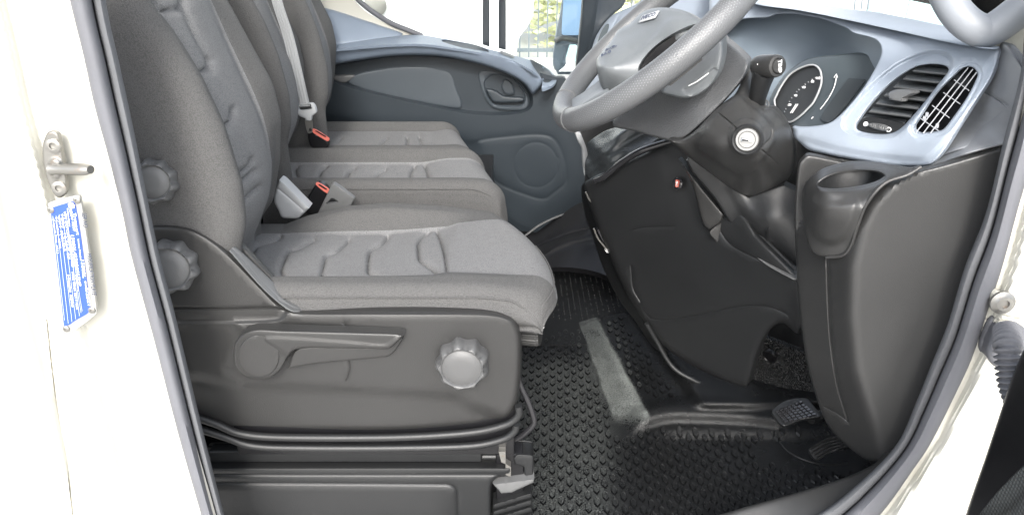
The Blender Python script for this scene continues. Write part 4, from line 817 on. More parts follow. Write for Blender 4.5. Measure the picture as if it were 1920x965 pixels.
def kick_extra(Q, y):
    xr_ = np.interp(Q[:, 1], [300, 350, 385, 430, 500, 596, 693, 765, 813, 870], [1760, 1668, 1636, 1614, 1598, 1596, 1606, 1628, 1645, 1655])
    d = Q[:, 0]-xr_
    y = y+np.where(d < 0, np.minimum((-d)*.00135, .16), 0)+.010*np.exp(-(d/9)**2)*0
    y = np.where(np.abs(d) < 14, y+.0047*(1-(np.abs(d)/14))**2, y)
    return y
sheet('side_kick_panel', kick, [(1600, 600, .050), (1870, 300, .034), (1800, 600, .032), (1650, 850, .045), (1640, 400, .055), (1730, 330, .045)], M['plastic_satin'], db, holes=[], thick=.012, dirn=(.3, 1, 0), grid=8, roll=(6, .006), extra=kick_extra,
      grooves=[([(1551, 485), (1553, 560), (1558, 640), (1570, 720), (1590, 788)], 1.8, .005), ([(1590, 790), (1570, 775), (1546, 762)], 1.4, .003)])
z4 = lambda x, y: (1480+x/3.445, 280+y/3.445)
cup = sheet('cup_holder', [z4(240, 695), z4(170, 680), z4(130, 635), z4(97, 500), z4(82, 380), z4(97, 250), z4(150, 180), z4(240, 125), z4(420, 85), z4(620, 100), z4(780, 125), z4(840, 118), z4(760, 162), z4(640, 203), z4(560, 268), z4(488, 370), z4(438, 500), z4(398, 620), z4(345, 682)],
      [(1550, 480, .105), (1505, 390, .152), (1510, 350, .155), (1560, 400, .072), (1590, 395, .056), (1620, 430, .046), (1590, 460, .076), (1530, 400, .10), (1645, 370, .038), (1700, 330, .038), (1725, 316, .040), (1600, 310, .15), (1590, 365, .070), (1540, 350, .10), (1530, 330, .15), (1655, 335, .062)], M['plastic_satin'], db,
      holes=[[z4(186, 235), z4(190, 215), z4(240, 180), z4(330, 152), z4(440, 140), z4(560, 147), z4(610, 170), z4(605, 195), z4(540, 225), z4(440, 248), z4(320, 262), z4(230, 260), z4(195, 250)]], thick=.008, dirn=(.3, 1, 0), grid=7, roll=(4, .006), holeroll=(7, .006),
      regions=[([z4(140, 300), z4(180, 330), z4(300, 350), z4(400, 330), z4(440, 350), z4(420, 450), z4(360, 560), z4(290, 600), z4(200, 580), z4(140, 500), z4(115, 380)], 16, -.008)])
CF = tps([(1550, 480, .105), (1505, 390, .152), (1510, 350, .155), (1590, 460, .076), (1620, 430, .046), (1645, 370, .038), (1700, 330, .038), (1725, 316, .040)])
sp_l = crs([z4(850, 112), z4(760, 165), z4(640, 205), z4(560, 270), z4(488, 372), z4(438, 500), z4(398, 620), z4(345, 683), z4(240, 697)], 4, closed=False)
v, f = tube_vf(U(sp_l[:, 0], sp_l[:, 1], CF(sp_l[:, 0], sp_l[:, 1])+.000), .0026, seg=8); mk('seam_bead', v, f, M['plastic_satin'], cup)
cc = (U(*z4(186, 215), .15)+U(*z4(612, 180), .08))/2
G = []
hp = crs([z4(180, 238), z4(185, 215), z4(240, 176), z4(330, 148), z4(440, 136), z4(560, 143), z4(616, 170), z4(610, 198), z4(540, 230), z4(440, 253), z4(320, 267), z4(225, 264), z4(190, 254)], 4)
cyf = tps([(1596, 360, .073), (1534, 345, .115), (1658, 333, .075), (1600, 320, .14), (1640, 322, .12)])
R0 = U(hp[:, 0], hp[:, 1], cyf(hp[:, 0], hp[:, 1])+.004); cen = R0.mean(0)
for s, dz_ in ((1, 0), (.93, -.012), (.84, -.035), (.76, -.055), (.5, -.058), (.02, -.058)): G.append(cen+(R0-cen)*[s, s, 1]+[0, 0, dz_])
v, f = grid_vf(np.array(G), closed_v=True); mk('cup_well', v, f, M['plastic_dark'], cup, sharp=50)
# knee panel below the column
sheet('knee_panel', [(1096, 350), (1110, 333), (1140, 320), (1180, 297), (1225, 278), (1262, 262, 'c'), (1330, 290, 'c'), (1420, 440, 'c'), (1500, 520, 'c'), (1510, 600), (1496, 625), (1470, 606), (1448, 614), (1432, 636), (1418, 670), (1409, 702), (1401, 722), (1385, 722), (1340, 706), (1290, 681), (1250, 652), (1216, 612), (1190, 575), (1160, 520), (1135, 460), (1110, 400)],
      [(1105, 350, .66), (1150, 480, .64), (1210, 600, .58), (1280, 480, .47), (1240, 320, .52), (1400, 560, .33), (1500, 560, .22), (1300, 660, .47), (1395, 710, .37), (1420, 440, .30), (1260, 270, .52), (1350, 350, .42)], M['plastic_dark'], db, thick=.02, dirn=(.6, .8, 0), grid=10, roll=(12, .02),
      grooves=[([(1208, 585), (1222, 597), (1260, 598), (1320, 588), (1390, 574), (1440, 575), (1475, 588)], 1.6, .0030), ([(1190, 430), (1215, 426), (1262, 425)], 1.4, .0025), ([(1345, 425), (1372, 460), (1430, 490), (1494, 524)], 2, .004), ([(1183, 500), (1187, 540), (1200, 565)], 1.5, .003)])
rs = lathe('red_switch', U(1271, 344, .475), (-.75, -.6, .2), [(0, -.002), (.0125, -.002), (.0125, .003), (.0105, .005), (.0095, .003), (0, .003)], M['plastic_gloss'], db, seg=26)
v, f = box_vf(U(1270, 344, .469), (-.0015, .002, 0), (-.0035, -.003, .001), (0, 0, .008), .001); mk('rocker', v, f, M['red_button'], rs)
text('rocker_mark', 'I O', .007, U(1269, 344, .463), (0, 0, 1), (.6, -.75, 0), M['white_print'], rs)
# console stack between knee panel and centre
sheet('console_face', [(1090, 352), (1100, 340), (1112, 345), (1130, 380), (1150, 430), (1172, 480), (1190, 540), (1230, 620), (1252, 660), (1225, 650), (1190, 600), (1160, 560), (1130, 500), (1110, 440), (1096, 400)], [(1095, 350, .78), (1240, 650, .62), (1130, 500, .78), (1150, 430, .68)], M['plastic_dark'], db, thick=.04, dirn=(.5, .8, 0), grid=8, roll=(4, .008))
for pts, w_ in (([(1098, 360), (1105, 374), (1120, 390), (1141, 402)], .0022), ([(1113, 428), (1122, 448), (1140, 470)], .0022), ([(1146, 472), (1158, 488), (1181, 503)], .0022), ([(1130, 434), (1145, 456), (1176, 491)], .0016), ([(1152, 450), (1162, 462), (1176, 476)], .0014)):
    v, f = tube_vf(ln3(pts, [.668]*len(pts), 4), w_, seg=8); mk('console_trim', v, f, M['steel'], db)
sheet('console_tray', [(1101, 352, 'c'), (1108, 340), (1122, 350), (1142, 378), (1143, 398), (1122, 385), (1106, 370)], .672, M['plastic_gloss'], db, thick=.02, dirn=(0, 1, 0), grid=6, roll=(3, .004))
sheet('console_socket', [(1119, 432), (1132, 430), (1155, 440), (1180, 482), (1184, 503), (1165, 490), (1140, 470)], .672, M['plastic_gloss'], db, thick=.02, dirn=(0, 1, 0), grid=6, roll=(3, .004))
for s, x, y in (('8', 1107, 357), ('2', 1125, 376), ('12V', 1137, 470)): text('console_mark', s, .0075, U(x, y, .663), (.5, -.2, -.8), (.6, -.3, .7), M['white_print'], db)
sheet('console_edge_highlight', [(1074, 240, 'c'), (1090, 250, 'c'), (1101, 272), (1105, 294), (1098, 308), (1096, 330), (1093, 305), (1091, 280), (1082, 262)], 1.02, M['belt_white'], db, thick=.03, dirn=(0, 1, 0), grid=6, roll=(3, .004), label='edge of the centre console paled as a painted highlight')  # pale colour stands in for a blown highlight on this edge
sheet('console_back', [(1085, 240, 'c'), (1280, 200, 'c'), (1300, 300, 'c'), (1200, 400, 'c'), (1100, 400), (1096, 340), (1102, 290)], .92, M['plastic_dark'], db, thick=.05, dirn=(.3, 1, 0), grid=14)
sheet('far_dash', [(1108, 96), (1121, 62), (1145, 32), (1170, 18), (1191, 9), (1230, -15), (1440, -60, 'c'), (1470, 40, 'c'), (1420, 120, 'c'), (1300, 160, 'c'), (1200, 240, 'c'), (1110, 240, 'c'), (1098, 180), (1096, 130)],
      [(1110, 90, 1.42), (1145, 32, 1.45), (1200, 8, 1.40), (1440, -40, 1.05), (1440, 60, .95), (1200, 230, 1.1), (1110, 220, 1.3), (1200, 60, 1.25)], M['trim_blue'], db, thick=.04, dirn=(.5, .5, -1), grid=12, roll=(8, .012), grooves=[([(1125, 62), (1110, 92), (1104, 110)], 1.5, .004), ([(1165, 20), (1152, 45), (1140, 66)], 1.2, .004)])
sheet('side_demister', [(1119, 92), (1125, 66), (1136, 48), (1142, 46), (1140, 58), (1129, 82)], 1.325, M['dial_black'], db, thick=.01, dirn=(0, 1, 0), grid=5)
# toe board and kick carpet
sheet('toe_board', [(1180, 560, 'c'), (1560, 400, 'c'), (1640, 700, 'c'), (1640, 850, 'c'), (1560, 800), (1440, 768), (1340, 745), (1265, 722), (1230, 680)], [(1200, 600, .86), (1560, 450, .80), (1600, 830, .44), (1440, 768, .52), (1260, 720, .64), (1500, 640, .62)], M['plastic_black'], db, thick=.02, dirn=(.5, 1, 0), grid=16)
sheet('heel_carpet', [(1355, 735), (1380, 700), (1410, 660), (1424, 630), (1450, 636), (1490, 652), (1524, 668), (1545, 720), (1560, 770), (1530, 790), (1480, 778), (1440, 764), (1395, 752)], [(1355, 735, .575), (1424, 630, .585), (1524, 668, .54), (1545, 770, .47), (1440, 764, .50)], M['kick_leather'], db, thick=.012, dirn=(.3, 1, 0), grid=7, roll=(5, .006))
v, f = tube_vf(ln3([(1212, 606), (1232, 640), (1252, 675), (1270, 695), (1300, 712), (1350, 735), (1400, 754), (1445, 768)], [.57, .57, .56, .55, .54, .53, .50, .48], 5), .0055, seg=10); mk('carpet_edge', v, f, M['plastic_dark'], db)
lathe('carpet_clip', U(1444, 667, .535), (-.7, -.7, -.15), [(0, -.004), (.0165, -.004), (.0165, .003), (.0145, .006), (.012, .004), (0, .004)], M['plastic_black'], db, seg=26)
# ================================================================ steering column, ignition and stalk
sc_ = thing('steering_column', 'dark steering column shroud with round ignition lock, below the steering wheel', 'steering column', (.4, .35, .65))
zc = lambda x, y: (1240+x/3.218, 100+y/3.218)
sheet('lower_shroud', [(1252, 262, 'c'), (1290, 256), (1345, 203), (1380, 174), (1402, 120), (1412, 128), (1414, 165), (1428, 200), (1452, 204), (1474, 232), (1487, 270), (1489, 305), (1473, 343), (1440, 366), (1402, 370), (1372, 354), (1332, 325), (1288, 292)],
      [(1255, 265, .34), (1345, 205, .30), (1400, 130, .34), (1400, 262, .215), (1340, 270, .25), (1460, 240, .25), (1487, 290, .34), (1440, 360, .34), (1380, 350, .32), (1300, 295, .34), (1440, 300, .23)], M['plastic_satin'], sc_, thick=.02, dirn=(.5, 1, 0), grid=7, roll=(10, .02),
      regions=[([zc(215, 545), zc(335, 358), zc(450, 255), zc(560, 330), zc(660, 420), zc(695, 500), zc(635, 612), zc(515, 735), zc(430, 715), zc(300, 630)], 9, -.014), ([(1400+34*math.cos(a), 258+37*math.sin(a)) for a in np.linspace(0, 2*math.pi, 20)[:-1]], 5, -.004)],
      grooves=[([zc(335, 355), zc(400, 405), zc(455, 455)], 1.3, .004), ([zc(570, 555), zc(640, 612), zc(700, 665)], 1.3, .004), ([zc(640, 400), zc(665, 450), zc(660, 510), zc(600, 570)], 2.2, .004)])
ic = U(1401, 262, .192); ax_ = (-.40, -.88, .22)
lk = lathe('ignition_lock', ic, ax_, [(.0, -.006), (.0245, -.006), (.0250, .000), (.0225, .003), (.0190, .0005), (.0188, -.002), (0, -.002)], M['plastic_dark'], sc_, seg=36)
lathe('lock_barrel', ic, ax_, [(0, -.002), (.0178, -.002), (.0178, .003), (.0168, .0045), (.0135, .0045), (.0128, .0030), (.0122, .0045), (.0, .0047)], M['lock_metal'], lk, seg=36)
u_, v_, n_ = frame_of(ax_); v, f = box_vf(ic+n_*.0046-v_*.001, u_*.0085, v_*.0034, n_*.0014, .0004); mk('key_slot', v, f, M['chrome'], lk); v, f = box_vf(ic+n_*.0058-v_*.001-u_*.002, u_*.0052, v_*.0016, n_*.0006, 0); mk('key_gap', v, f, M['plastic_black'], lk)
sheet('column_cover', [(1286, 300, 'c'), (1300, 292), (1375, 350), (1405, 368, 'c'), (1470, 345, 'c'), (1500, 360, 'c'), (1500, 520, 'c'), (1460, 490), (1435, 470), (1412, 462), (1395, 455), (1362, 408, 'c'), (1338, 370), (1300, 325)],
      [(1290, 300, .37), (1360, 405, .37), (1395, 455, .37), (1495, 510, .27), (1495, 370, .31), (1400, 370, .35), (1440, 410, .30)], M['plastic_dark'], sc_, thick=.02, dirn=(.5, 1, 0), grid=9, roll=(4, .006),
      grooves=[([(1375, 345), (1400, 390), (1425, 440), (1435, 468)], 12, -.007), ([(1437, 433), (1440, 463), (1465, 480), (1494, 503)], 2.6, -.006)])
sheet('column_gusset', [(1272, 298, 'c'), (1288, 316), (1320, 358), (1357, 402, 'c'), (1351, 416), (1330, 432, 'c'), (1318, 420), (1308, 385), (1296, 340)], [(1275, 300, .39), (1357, 402, .375), (1330, 432, .40), (1300, 370, .41)], M['plastic_mid'], sc_, thick=.02, dirn=(.5, 1, 0), grid=7, roll=(5, .008))
sheet('gusset_foot', [(1330, 434), (1352, 417), (1353, 432), (1350, 448), (1372, 458), (1368, 464), (1345, 455), (1338, 448)], .39, M['plastic_mid'], sc_, thick=.01, dirn=(.5, 1, 0), grid=5, roll=(3, .004))
pp = ln3([(1358, 452), (1376, 456)], [.40, .40], 3); tt = np.linspace(0, 1, 60)[:, None]; c_ = pp[0]+(pp[-1]-pp[0])*tt; c_ = c_+np.c_[np.zeros(60), .004*np.sin(tt*9*math.pi), .006*np.cos(tt*9*math.pi)]; v, f = tube_vf(c_, .0009, seg=6); mk('spring', v, f, M['steel'], sc_)
sheet('support_bar', [(1383, 456, 'c'), (1390, 449), (1420, 461), (1494, 512, 'c'), (1495, 524, 'c'), (1488, 524), (1440, 498), (1410, 475)], [(1385, 452, .36), (1494, 518, .225)], M['plastic_grey'], sc_, thick=.008, dirn=(.5, 1, 0), grid=6, roll=(2, .002), grooves=[([(1422, 463), (1409, 476)], 1.4, .004)])
# upper shroud with leather grain, under the wheel
sheet('upper_shroud', [(1150, 236), (1160, 210), (1210, 160), (1290, 100), (1340, 62), (1362, 76), (1398, 108), (1404, 122), (1392, 150), (1346, 203), (1290, 254), (1262, 264), (1230, 258), (1190, 246)],
      [(1150, 236, .50), (1262, 264, .37), (1404, 120, .32), (1340, 62, .44), (1290, 180, .37), (1346, 203, .32), (1200, 170, .50)], M['leather_smooth'], sc_, thick=.03, dirn=(.5, 1, 0), grid=8, roll=(8, .012))
st = thing('control_stalk', 'dark column stalk with a TRIP button on its rounded end', 'control stalk', U(1425, 200, .30))
def sv(px, py, y): return U(px, py, y)
arm = tube('arm', np.array([sv(1418, 200, .30), sv(1421, 180, .285), sv(1428, 152, .27), sv(1434, 134, .262)]), [.0125, .014, .0165, .018], M['plastic_dark'], st, seg=22)
hc0 = sv(1424, 124, .275); hc1 = sv(1459, 124, .235); ha = hc1-hc0; L_ = np.linalg.norm(ha)
lathe('switch_head', hc0, ha, [(0.001, -.012), (.010, -.010), (.0165, -.003), (.0178, .006), (.0178, L_-.005), (.0165, L_-.001), (.0125, L_), (.012, L_-.002), (.0112, L_-.001), (.0105, L_+.0015), (0.001, L_+.002)], M['plastic_mid'], st, seg=34)
hn = ha/L_; text('trip_lettering', 'TRIP', .0098, hc1+hn*.0026, (.10, -.10, -1), (1, -.7, .05), M['white_print'], st, bold=.0002)
text('reset_mark', '0', .006, sv(1422, 121, .254), (.2, .2, -1), (1, -.2, .1), M['white_print'], st, bold=.0002)
for dx, r_ in ((0, .0155), (7, .014)):
    c_ = sv(1418+dx, 196, .30-.004*dx/7); u_, v_, n_ = frame_of((-.2, -.45, .85)); tt = np.linspace(-2.4, 1.2, 24)[:, None]; v, f = tube_vf(c_+r_*(np.cos(tt)*u_+np.sin(tt)*v_), .0014, seg=8); mk('boot_ring', v, f, M['plastic_grey'], st)
# ================================================================ steering wheel
material('plastic_perf', (.20, .21, .22), .6)
wc = np.array([.2488, .3718, .8151]); th = .8447; nW = np.array([-math.cos(th), 0, math.sin(th)]); uW = np.array([math.sin(th), 0, math.cos(th)]); vW = np.array([0, -1.0, 0])   # uW up the wheel, vW towards the doorway
sw = thing('steering_wheel', 'large black leather steering wheel with grey airbag hub, tilted like a bus wheel', 'steering wheel', wc)
n = 220; tt = np.linspace(0, 2*math.pi, n, endpoint=False)
def W(u, v, h=0): return wc+uW*u+vW*v+nW*h
G = []
for t in tt:
    c = np.array([math.cos(t), math.sin(t)]); row = []
    bt = math.cos(t) < -.93
    for k in range(28):
        a = 2*math.pi*k/28; rr_ = .0192; R = .208+rr_*math.cos(a)*1.02; h = rr_*1.12*math.sin(a)
        row.append(W(R*c[0], R*c[1], h))
    G.append(row)
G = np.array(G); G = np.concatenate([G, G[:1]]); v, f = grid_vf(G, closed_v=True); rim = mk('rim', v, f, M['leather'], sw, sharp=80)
# perforations of the grip leather: tiny pale dimples on the near and far grips
dm = MB()
for i, t in enumerate(np.arange(-2.55, 2.55, .0175)):
    if abs(t) > 2.62: continue
    for k in range(-1, 7):
        a = .35+k*.20+(.10 if i % 2 else 0)
        rr_ = .0193; R = .208+rr_*math.cos(a)*1.02; h = rr_*1.12*math.sin(a); p = W(-R*math.cos(t+math.pi)*-1 if False else R*math.cos(t), R*math.sin(t), h); nn = (uW*math.cos(t)+vW*math.sin(t))*math.cos(a)+nW*math.sin(a)
        if not (.25 < abs(t) < 2.9): continue
        u_, v_, n_ = frame_of(nn); dm.add([p+n_*.0003+.0007*(math.cos(b)*u_+math.sin(b)*v_) for b in np.arange(6)*math.pi/3], [tuple(range(6))])
dm.out('perforations', M['plastic_perf'], rim, flat=True)
for t in (math.pi-.36, math.pi+.36):
    ringv = [W((.208+.0195*math.cos(a)*1.02)*math.cos(t), (.208+.0195*math.cos(a)*1.02)*math.sin(t), .0195*1.12*math.sin(a)) for a in np.linspace(0, 2*math.pi, 30, endpoint=False)]
    v, f = tube_vf(np.array(ringv), .0009, seg=6, closed=True); mk('seam', v, f, M['plastic_grey'], rim)
# lower grip insert and spoke
sp = MB(); rows = []
for s in np.linspace(0, 1, 10):
    u0 = -.198+s*.080; wd = .060-.014*math.sin(s*math.pi); hh = .004-.010*s; th_ = .010
    rows.append([W(u0, -wd, hh-.006), W(u0, -wd*.8, hh), W(u0, -wd*.3, hh-.004), W(u0, wd*.3, hh-.004), W(u0, wd*.8, hh), W(u0, wd, hh-.006), W(u0, wd*.8, hh-.02), W(u0, -wd*.8, hh-.02)])
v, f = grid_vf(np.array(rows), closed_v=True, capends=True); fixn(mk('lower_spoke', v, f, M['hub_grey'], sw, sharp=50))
for sg in (1, -1):
    rows = []
    for s in np.linspace(0, 1, 10):
        v0 = sg*(.085+s*.118); wd = .036-.008*math.sin(s*math.pi); uu = -.01; hh = -.022+.016*s
        rows.append([W(uu-wd, v0, hh-.006), W(uu-wd*.8, v0, hh), W(uu+wd*.8, v0, hh), W(uu+wd, v0, hh-.006), W(uu+wd*.8, v0, hh-.02), W(uu-wd*.8, v0, hh-.02)])
    v, f = grid_vf(np.array(rows), closed_v=True, capends=True); fixn(mk('side_spoke', v, f, M['plastic_mid'], sw, sharp=50))
# airbag pad: traced outline with its own crown
z3 = lambda x, y: (1040+x/3.71, y/3.71)
PADF = tps([(1118, 118, .36), (1160, 60, .43), (1215, 22, .42), (1300, 30, .33), (1320, 45, .31), (1200, 140, .31), (1145, 170, .345), (1130, 123, .325), (1220, 80, .33), (1270, 60, .30), (1260, 100, .31)])
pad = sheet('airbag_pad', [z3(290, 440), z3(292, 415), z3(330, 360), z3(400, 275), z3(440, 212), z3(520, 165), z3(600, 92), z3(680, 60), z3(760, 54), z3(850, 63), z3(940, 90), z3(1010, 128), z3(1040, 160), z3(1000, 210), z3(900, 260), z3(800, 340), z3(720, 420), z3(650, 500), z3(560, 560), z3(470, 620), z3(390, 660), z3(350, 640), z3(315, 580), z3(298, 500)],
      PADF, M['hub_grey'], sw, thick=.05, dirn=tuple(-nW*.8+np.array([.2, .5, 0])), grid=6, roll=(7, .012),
      regions=[([z3(280, 420), z3(350, 455), z3(450, 440), z3(560, 380), z3(700, 240), z3(800, 130), z3(1000, 120), z3(900, 20), z3(600, 40), z3(300, 300)], 10, .006),
               ([z3(600, 500), z3(595, 460), z3(660, 370), z3(760, 285), z3(880, 215), z3(990, 175), z3(1060, 190), z3(900, 300), z3(700, 480)], 5, .022)],
      grooves=[([z3(440, 260), z3(540, 230), z3(640, 170), z3(720, 110), z3(800, 95)], 5, .0015)])
sheet('horn_gap', [z3(608, 497), z3(602, 465), z3(665, 376), z3(762, 293), z3(880, 225), z3(960, 195), z3(900, 255), z3(790, 345), z3(700, 440), z3(640, 500)], .322, M['plastic_black'], pad, thick=.004, dirn=(0, 1, 0), grid=4, step=3)
def onpad(x, y, d=-.004):
    q_ = z3(x, y); return U(q_[0], q_[1], float(PADF(*q_))+d)
def padaxes(x, y, ax, ay):
    r = onpad(x+ax, y+ay)-onpad(x-ax, y-ay); t1 = onpad(x+30, y)-onpad(x-30, y); t2 = onpad(x, y+30)-onpad(x, y-30); n = np.cross(t1, t2); n /= np.linalg.norm(n); n = n if n@(CAM-onpad(x, y)) > 0 else -n
    return r/np.linalg.norm(r), np.cross(n, r/np.linalg.norm(r)), n
r_, u_, n_ = padaxes(655, 118, 60, -18); cb = onpad(655, 118); L_ = np.linalg.norm(onpad(715, 98)-onpad(597, 134))
v, f = box_vf(cb, r_*L_*.5, u_*.0085, n_*.0012, .0008); bd = mk('badge', v, f, M['belt_white'], pad); text('badge_lettering', 'IVECO', .013, cb+n_*.0016, r_, u_, M['ink'], bd, fit=L_*.8)
for s_, x_, y_, w_ in (('AIR', 388, 335, .022), ('BAG', 357, 372, .018)):
    r_, u_, n_ = padaxes(x_, y_, 40, -18); text('airbag_mark', s_, .011, onpad(x_, y_, -.0035), r_, u_, M['ink'], pad, fit=w_)
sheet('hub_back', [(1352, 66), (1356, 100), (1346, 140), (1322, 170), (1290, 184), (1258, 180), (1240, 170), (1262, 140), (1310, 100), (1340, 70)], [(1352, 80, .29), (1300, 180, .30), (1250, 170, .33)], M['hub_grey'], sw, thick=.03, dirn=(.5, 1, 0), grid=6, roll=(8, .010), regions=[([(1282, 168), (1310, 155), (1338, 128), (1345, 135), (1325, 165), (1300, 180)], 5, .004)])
v, f = tube_vf(ln3([(1291, 161), (1308, 152), (1329, 137)], [.292, .287, .284], 3), .0010, seg=6); mk('hub_slit', v, f, M['white_print'], sw)
# ================================================================ gear lever gaiter
gt = thing('gear_lever_gaiter', 'crumpled black leather gaiter behind the steering wheel rim', 'gaiter', U(1170, 330, .6))
def fold(Q, y):
    x_, y_ = Q[:, 0], Q[:, 1]; a = .014*np.sin((x_*.9+y_*.45)*.085+1.8*np.sin(y_*.05))+.008*np.sin((x_*.5-y_)*.10+2.2*np.sin(x_*.04))+.002*np.sin((x_+y_*1.6)*.22); return y+a
sheet('leather_skirt', [(1100, 330), (1097, 305), (1104, 284), (1100, 270), (1115, 258), (1135, 246), (1160, 238), (1176, 232), (1195, 240), (1212, 230), (1235, 240), (1252, 256), (1268, 270), (1240, 282), (1190, 305), (1140, 335), (1115, 345)],
      [(1100, 330, .72), (1110, 262, .80), (1200, 235, .68), (1268, 270, .56), (1180, 305, .60), (1150, 270, .66)], M['gaiter'], gt, thick=.004, dirn=(.3, 1, 0), grid=4, extra=fold, sharp=80)
v, f = tube_vf(ln3([(1272, 262), (1240, 270), (1200, 284), (1165, 305), (1135, 330), (1118, 338)], [.53, .545, .56, .58, .60, .62], 5), .0105, seg=14, flat=.7); mk('gaiter_frame', v, f, M['plastic_gloss'], gt)
# ================================================================ pedals
def zp_(x, y): return (1400+x/3.9375, 720+y/3.9375)
bp = thing('brake_pedal', 'black brake pedal with a grid of rubber blocks', 'pedal', U(1495, 780, .30), 'pedals in the footwell')
pa = [zp_(185, 205), zp_(205, 175), zp_(270, 130), zp_(340, 105), zp_(440, 103), zp_(470, 125), zp_(545, 228), zp_(500, 245), zp_(400, 262), zp_(280, 308), zp_(262, 302), zp_(230, 275)]
pb = tps([(1447, 770, .30), (1538, 778, .27), (1468, 798, .255), (1510, 748, .33)])
pad2 = sheet('pedal_pad', pa, pb, M['plastic_dark'], bp, thick=.018, dirn=(.3, .6, -.7), grid=6, roll=(2, .002), sharp=30)
for i in range(7):
    for j in range(6):
        s0, t0 = (i+.5)/7, (j+.5)/6; a = np.array([1453, 771])*(1-t0)+np.array([1471, 793])*t0; b = np.array([1502, 751])*(1-t0)+np.array([1533, 777])*t0; c = a+(b-a)*s0
        P = U(c[0], c[1], float(pb(c[0], c[1]))-.001); ea = (U(b[0], b[1], float(pb(*b)))-U(a[0], a[1], float(pb(*a))))/7*.40; fa_ = np.array([1471-1453+(1533-1502-18)*s0, 22])/6*.40
        eb = U(c[0]+fa_[0], c[1]+fa_[1], float(pb(c[0]+fa_[0], c[1]+fa_[1])))-U(c[0], c[1], float(pb(*c))); nn = np.cross(ea, eb); nn = nn/np.linalg.norm(nn); nn = nn if nn[1] < 0 else -nn
        v, f = box_vf(P+nn*.001, ea, eb, nn*.0022, .0007); mk('tread_block', v, f, M['plastic_gloss'], pad2, sharp=30)
v, f = tube_vf(ln3([(1520, 785), (1550, 775), (1600, 762), (1640, 700)], [.31, .33, .36, .45], 8), .011, seg=12); mk('pedal_arm', v, f, M['plastic_dark'], bp)
ap = thing('accelerator_pedal', 'ribbed accelerator pedal low beside the kick panel', 'pedal', U(1555, 840, .27), 'pedals in the footwell')
sheet('pedal_pad', [zp_(455, 488), zp_(480, 460), zp_(560, 410), zp_(640, 380), zp_(720, 368), zp_(790, 380), zp_(790, 440), zp_(700, 470), zp_(600, 510), zp_(512, 556)], [(1516, 844, .28), (1600, 820, .26), (1532, 861, .25)], M['plastic_mid'], ap, thick=.014, dirn=(.3, .6, -.7), grid=5, roll=(2, .002), sharp=30,
      grooves=[([zp_(475+k*16, 478+k*20), zp_(570+k*14, 425+k*20), zp_(650+k*12, 400+k*19), zp_(790, 385+k*17)], 1.3, .004) for k in range(4)])
v, f = tube_vf(ln3([(1575, 838), (1610, 822), (1660, 790)], [.28, .33, .42], 8), .009, seg=12); mk('pedal_arm', v, f, M['plastic_dark'], ap)
v, f = tube_vf(ln3([(1462, 828), (1478, 846), (1505, 860), (1545, 870), (1590, 868)], [.36, .33, .30, .285, .285], 5), .0022, seg=8); mk('heel_plate_edge', v, f, M['plastic_dark'], matt)
# ================================================================ grab handle on the front pillar
gh = thing('grab_handle', 'thick grey loop handle on the front pillar by the windscreen', 'grab handle', U(1840, 40, .10))
P = ln3([(1745, -75), (1768, -20), (1792, 22), (1822, 50), (1852, 58), (1882, 42), (1915, 16), (1965, -25), (2010, -60)], [.16, .14, .12, .105, .10, .095, .09, .09, .09], 6)
v, f = tube_vf(P, [.020, .0205, .021, .0215, .022, .022, .021, .021, .021], seg=22); mk('loop', v, f, M['handle_grey'], gh)
ap_ = sheet('a_pillar_trim', [(1862, 88), (1885, 60), (1930, 20, 'c'), (2100, -100, 'c'), (2150, 200, 'c'), (1925, 215, 'c'), (1916, 150), (1910, 100), (1895, 84)], .115, M['paint_white'], body, thick=.03, dirn=(0, 1, 0), grid=20)
# ================================================================ open driver door at the lower right
od = thing('open_driver_door', 'black inner edge of the open driver door with woven speaker cloth', 'door', U(1900, 850, -.2))
OD = tps([(1850, 850, -.15), (1920, 655, -.13), (1920, 900, -.22), (2000, 965, -.32), (2100, 800, -.36)])
sheet('door_trim', [(1796, 1010, 'c'), (1820, 935), (1848, 855), (1878, 765), (1900, 700), (1922, 650), (1980, 540), (2150, 400, 'c'), (2150, 1150, 'c'), (1750, 1150, 'c')], OD, M['plastic_black'], od, thick=.02, dirn=(1, .2, 0), grid=18, roll=(6, .006))
sheet('speaker_cloth', [(1800, 1010, 'c'), (1840, 958), (1878, 912), (1925, 868), (1990, 830, 'c'), (2050, 1100, 'c'), (1800, 1100, 'c')], lambda x, y: OD(x, y)-.004, M['mesh_cloth'], od, thick=.004, dirn=(1, .2, 0), grid=18, roll=(4, .003))
# far A pillar
apf = sheet('far_pillar_trim', [(1092, -90, 'c'), (1200, -90, 'c'), (1172, 5), (1150, 28), (1128, 52), (1112, 92), (1095, 118), (1080, 132), (1086, 70), (1092, 0)], [(1092, 0, 1.52), (1080, 130, 1.50), (1170, 5, 1.50), (1120, 40, 1.46)], M['door_slate'], body, thick=.03, dirn=(0, 1, 0), grid=9, roll=(5, .01), grooves=[([(1130, -80), (1118, 30), (1104, 95)], 5, -.008)])
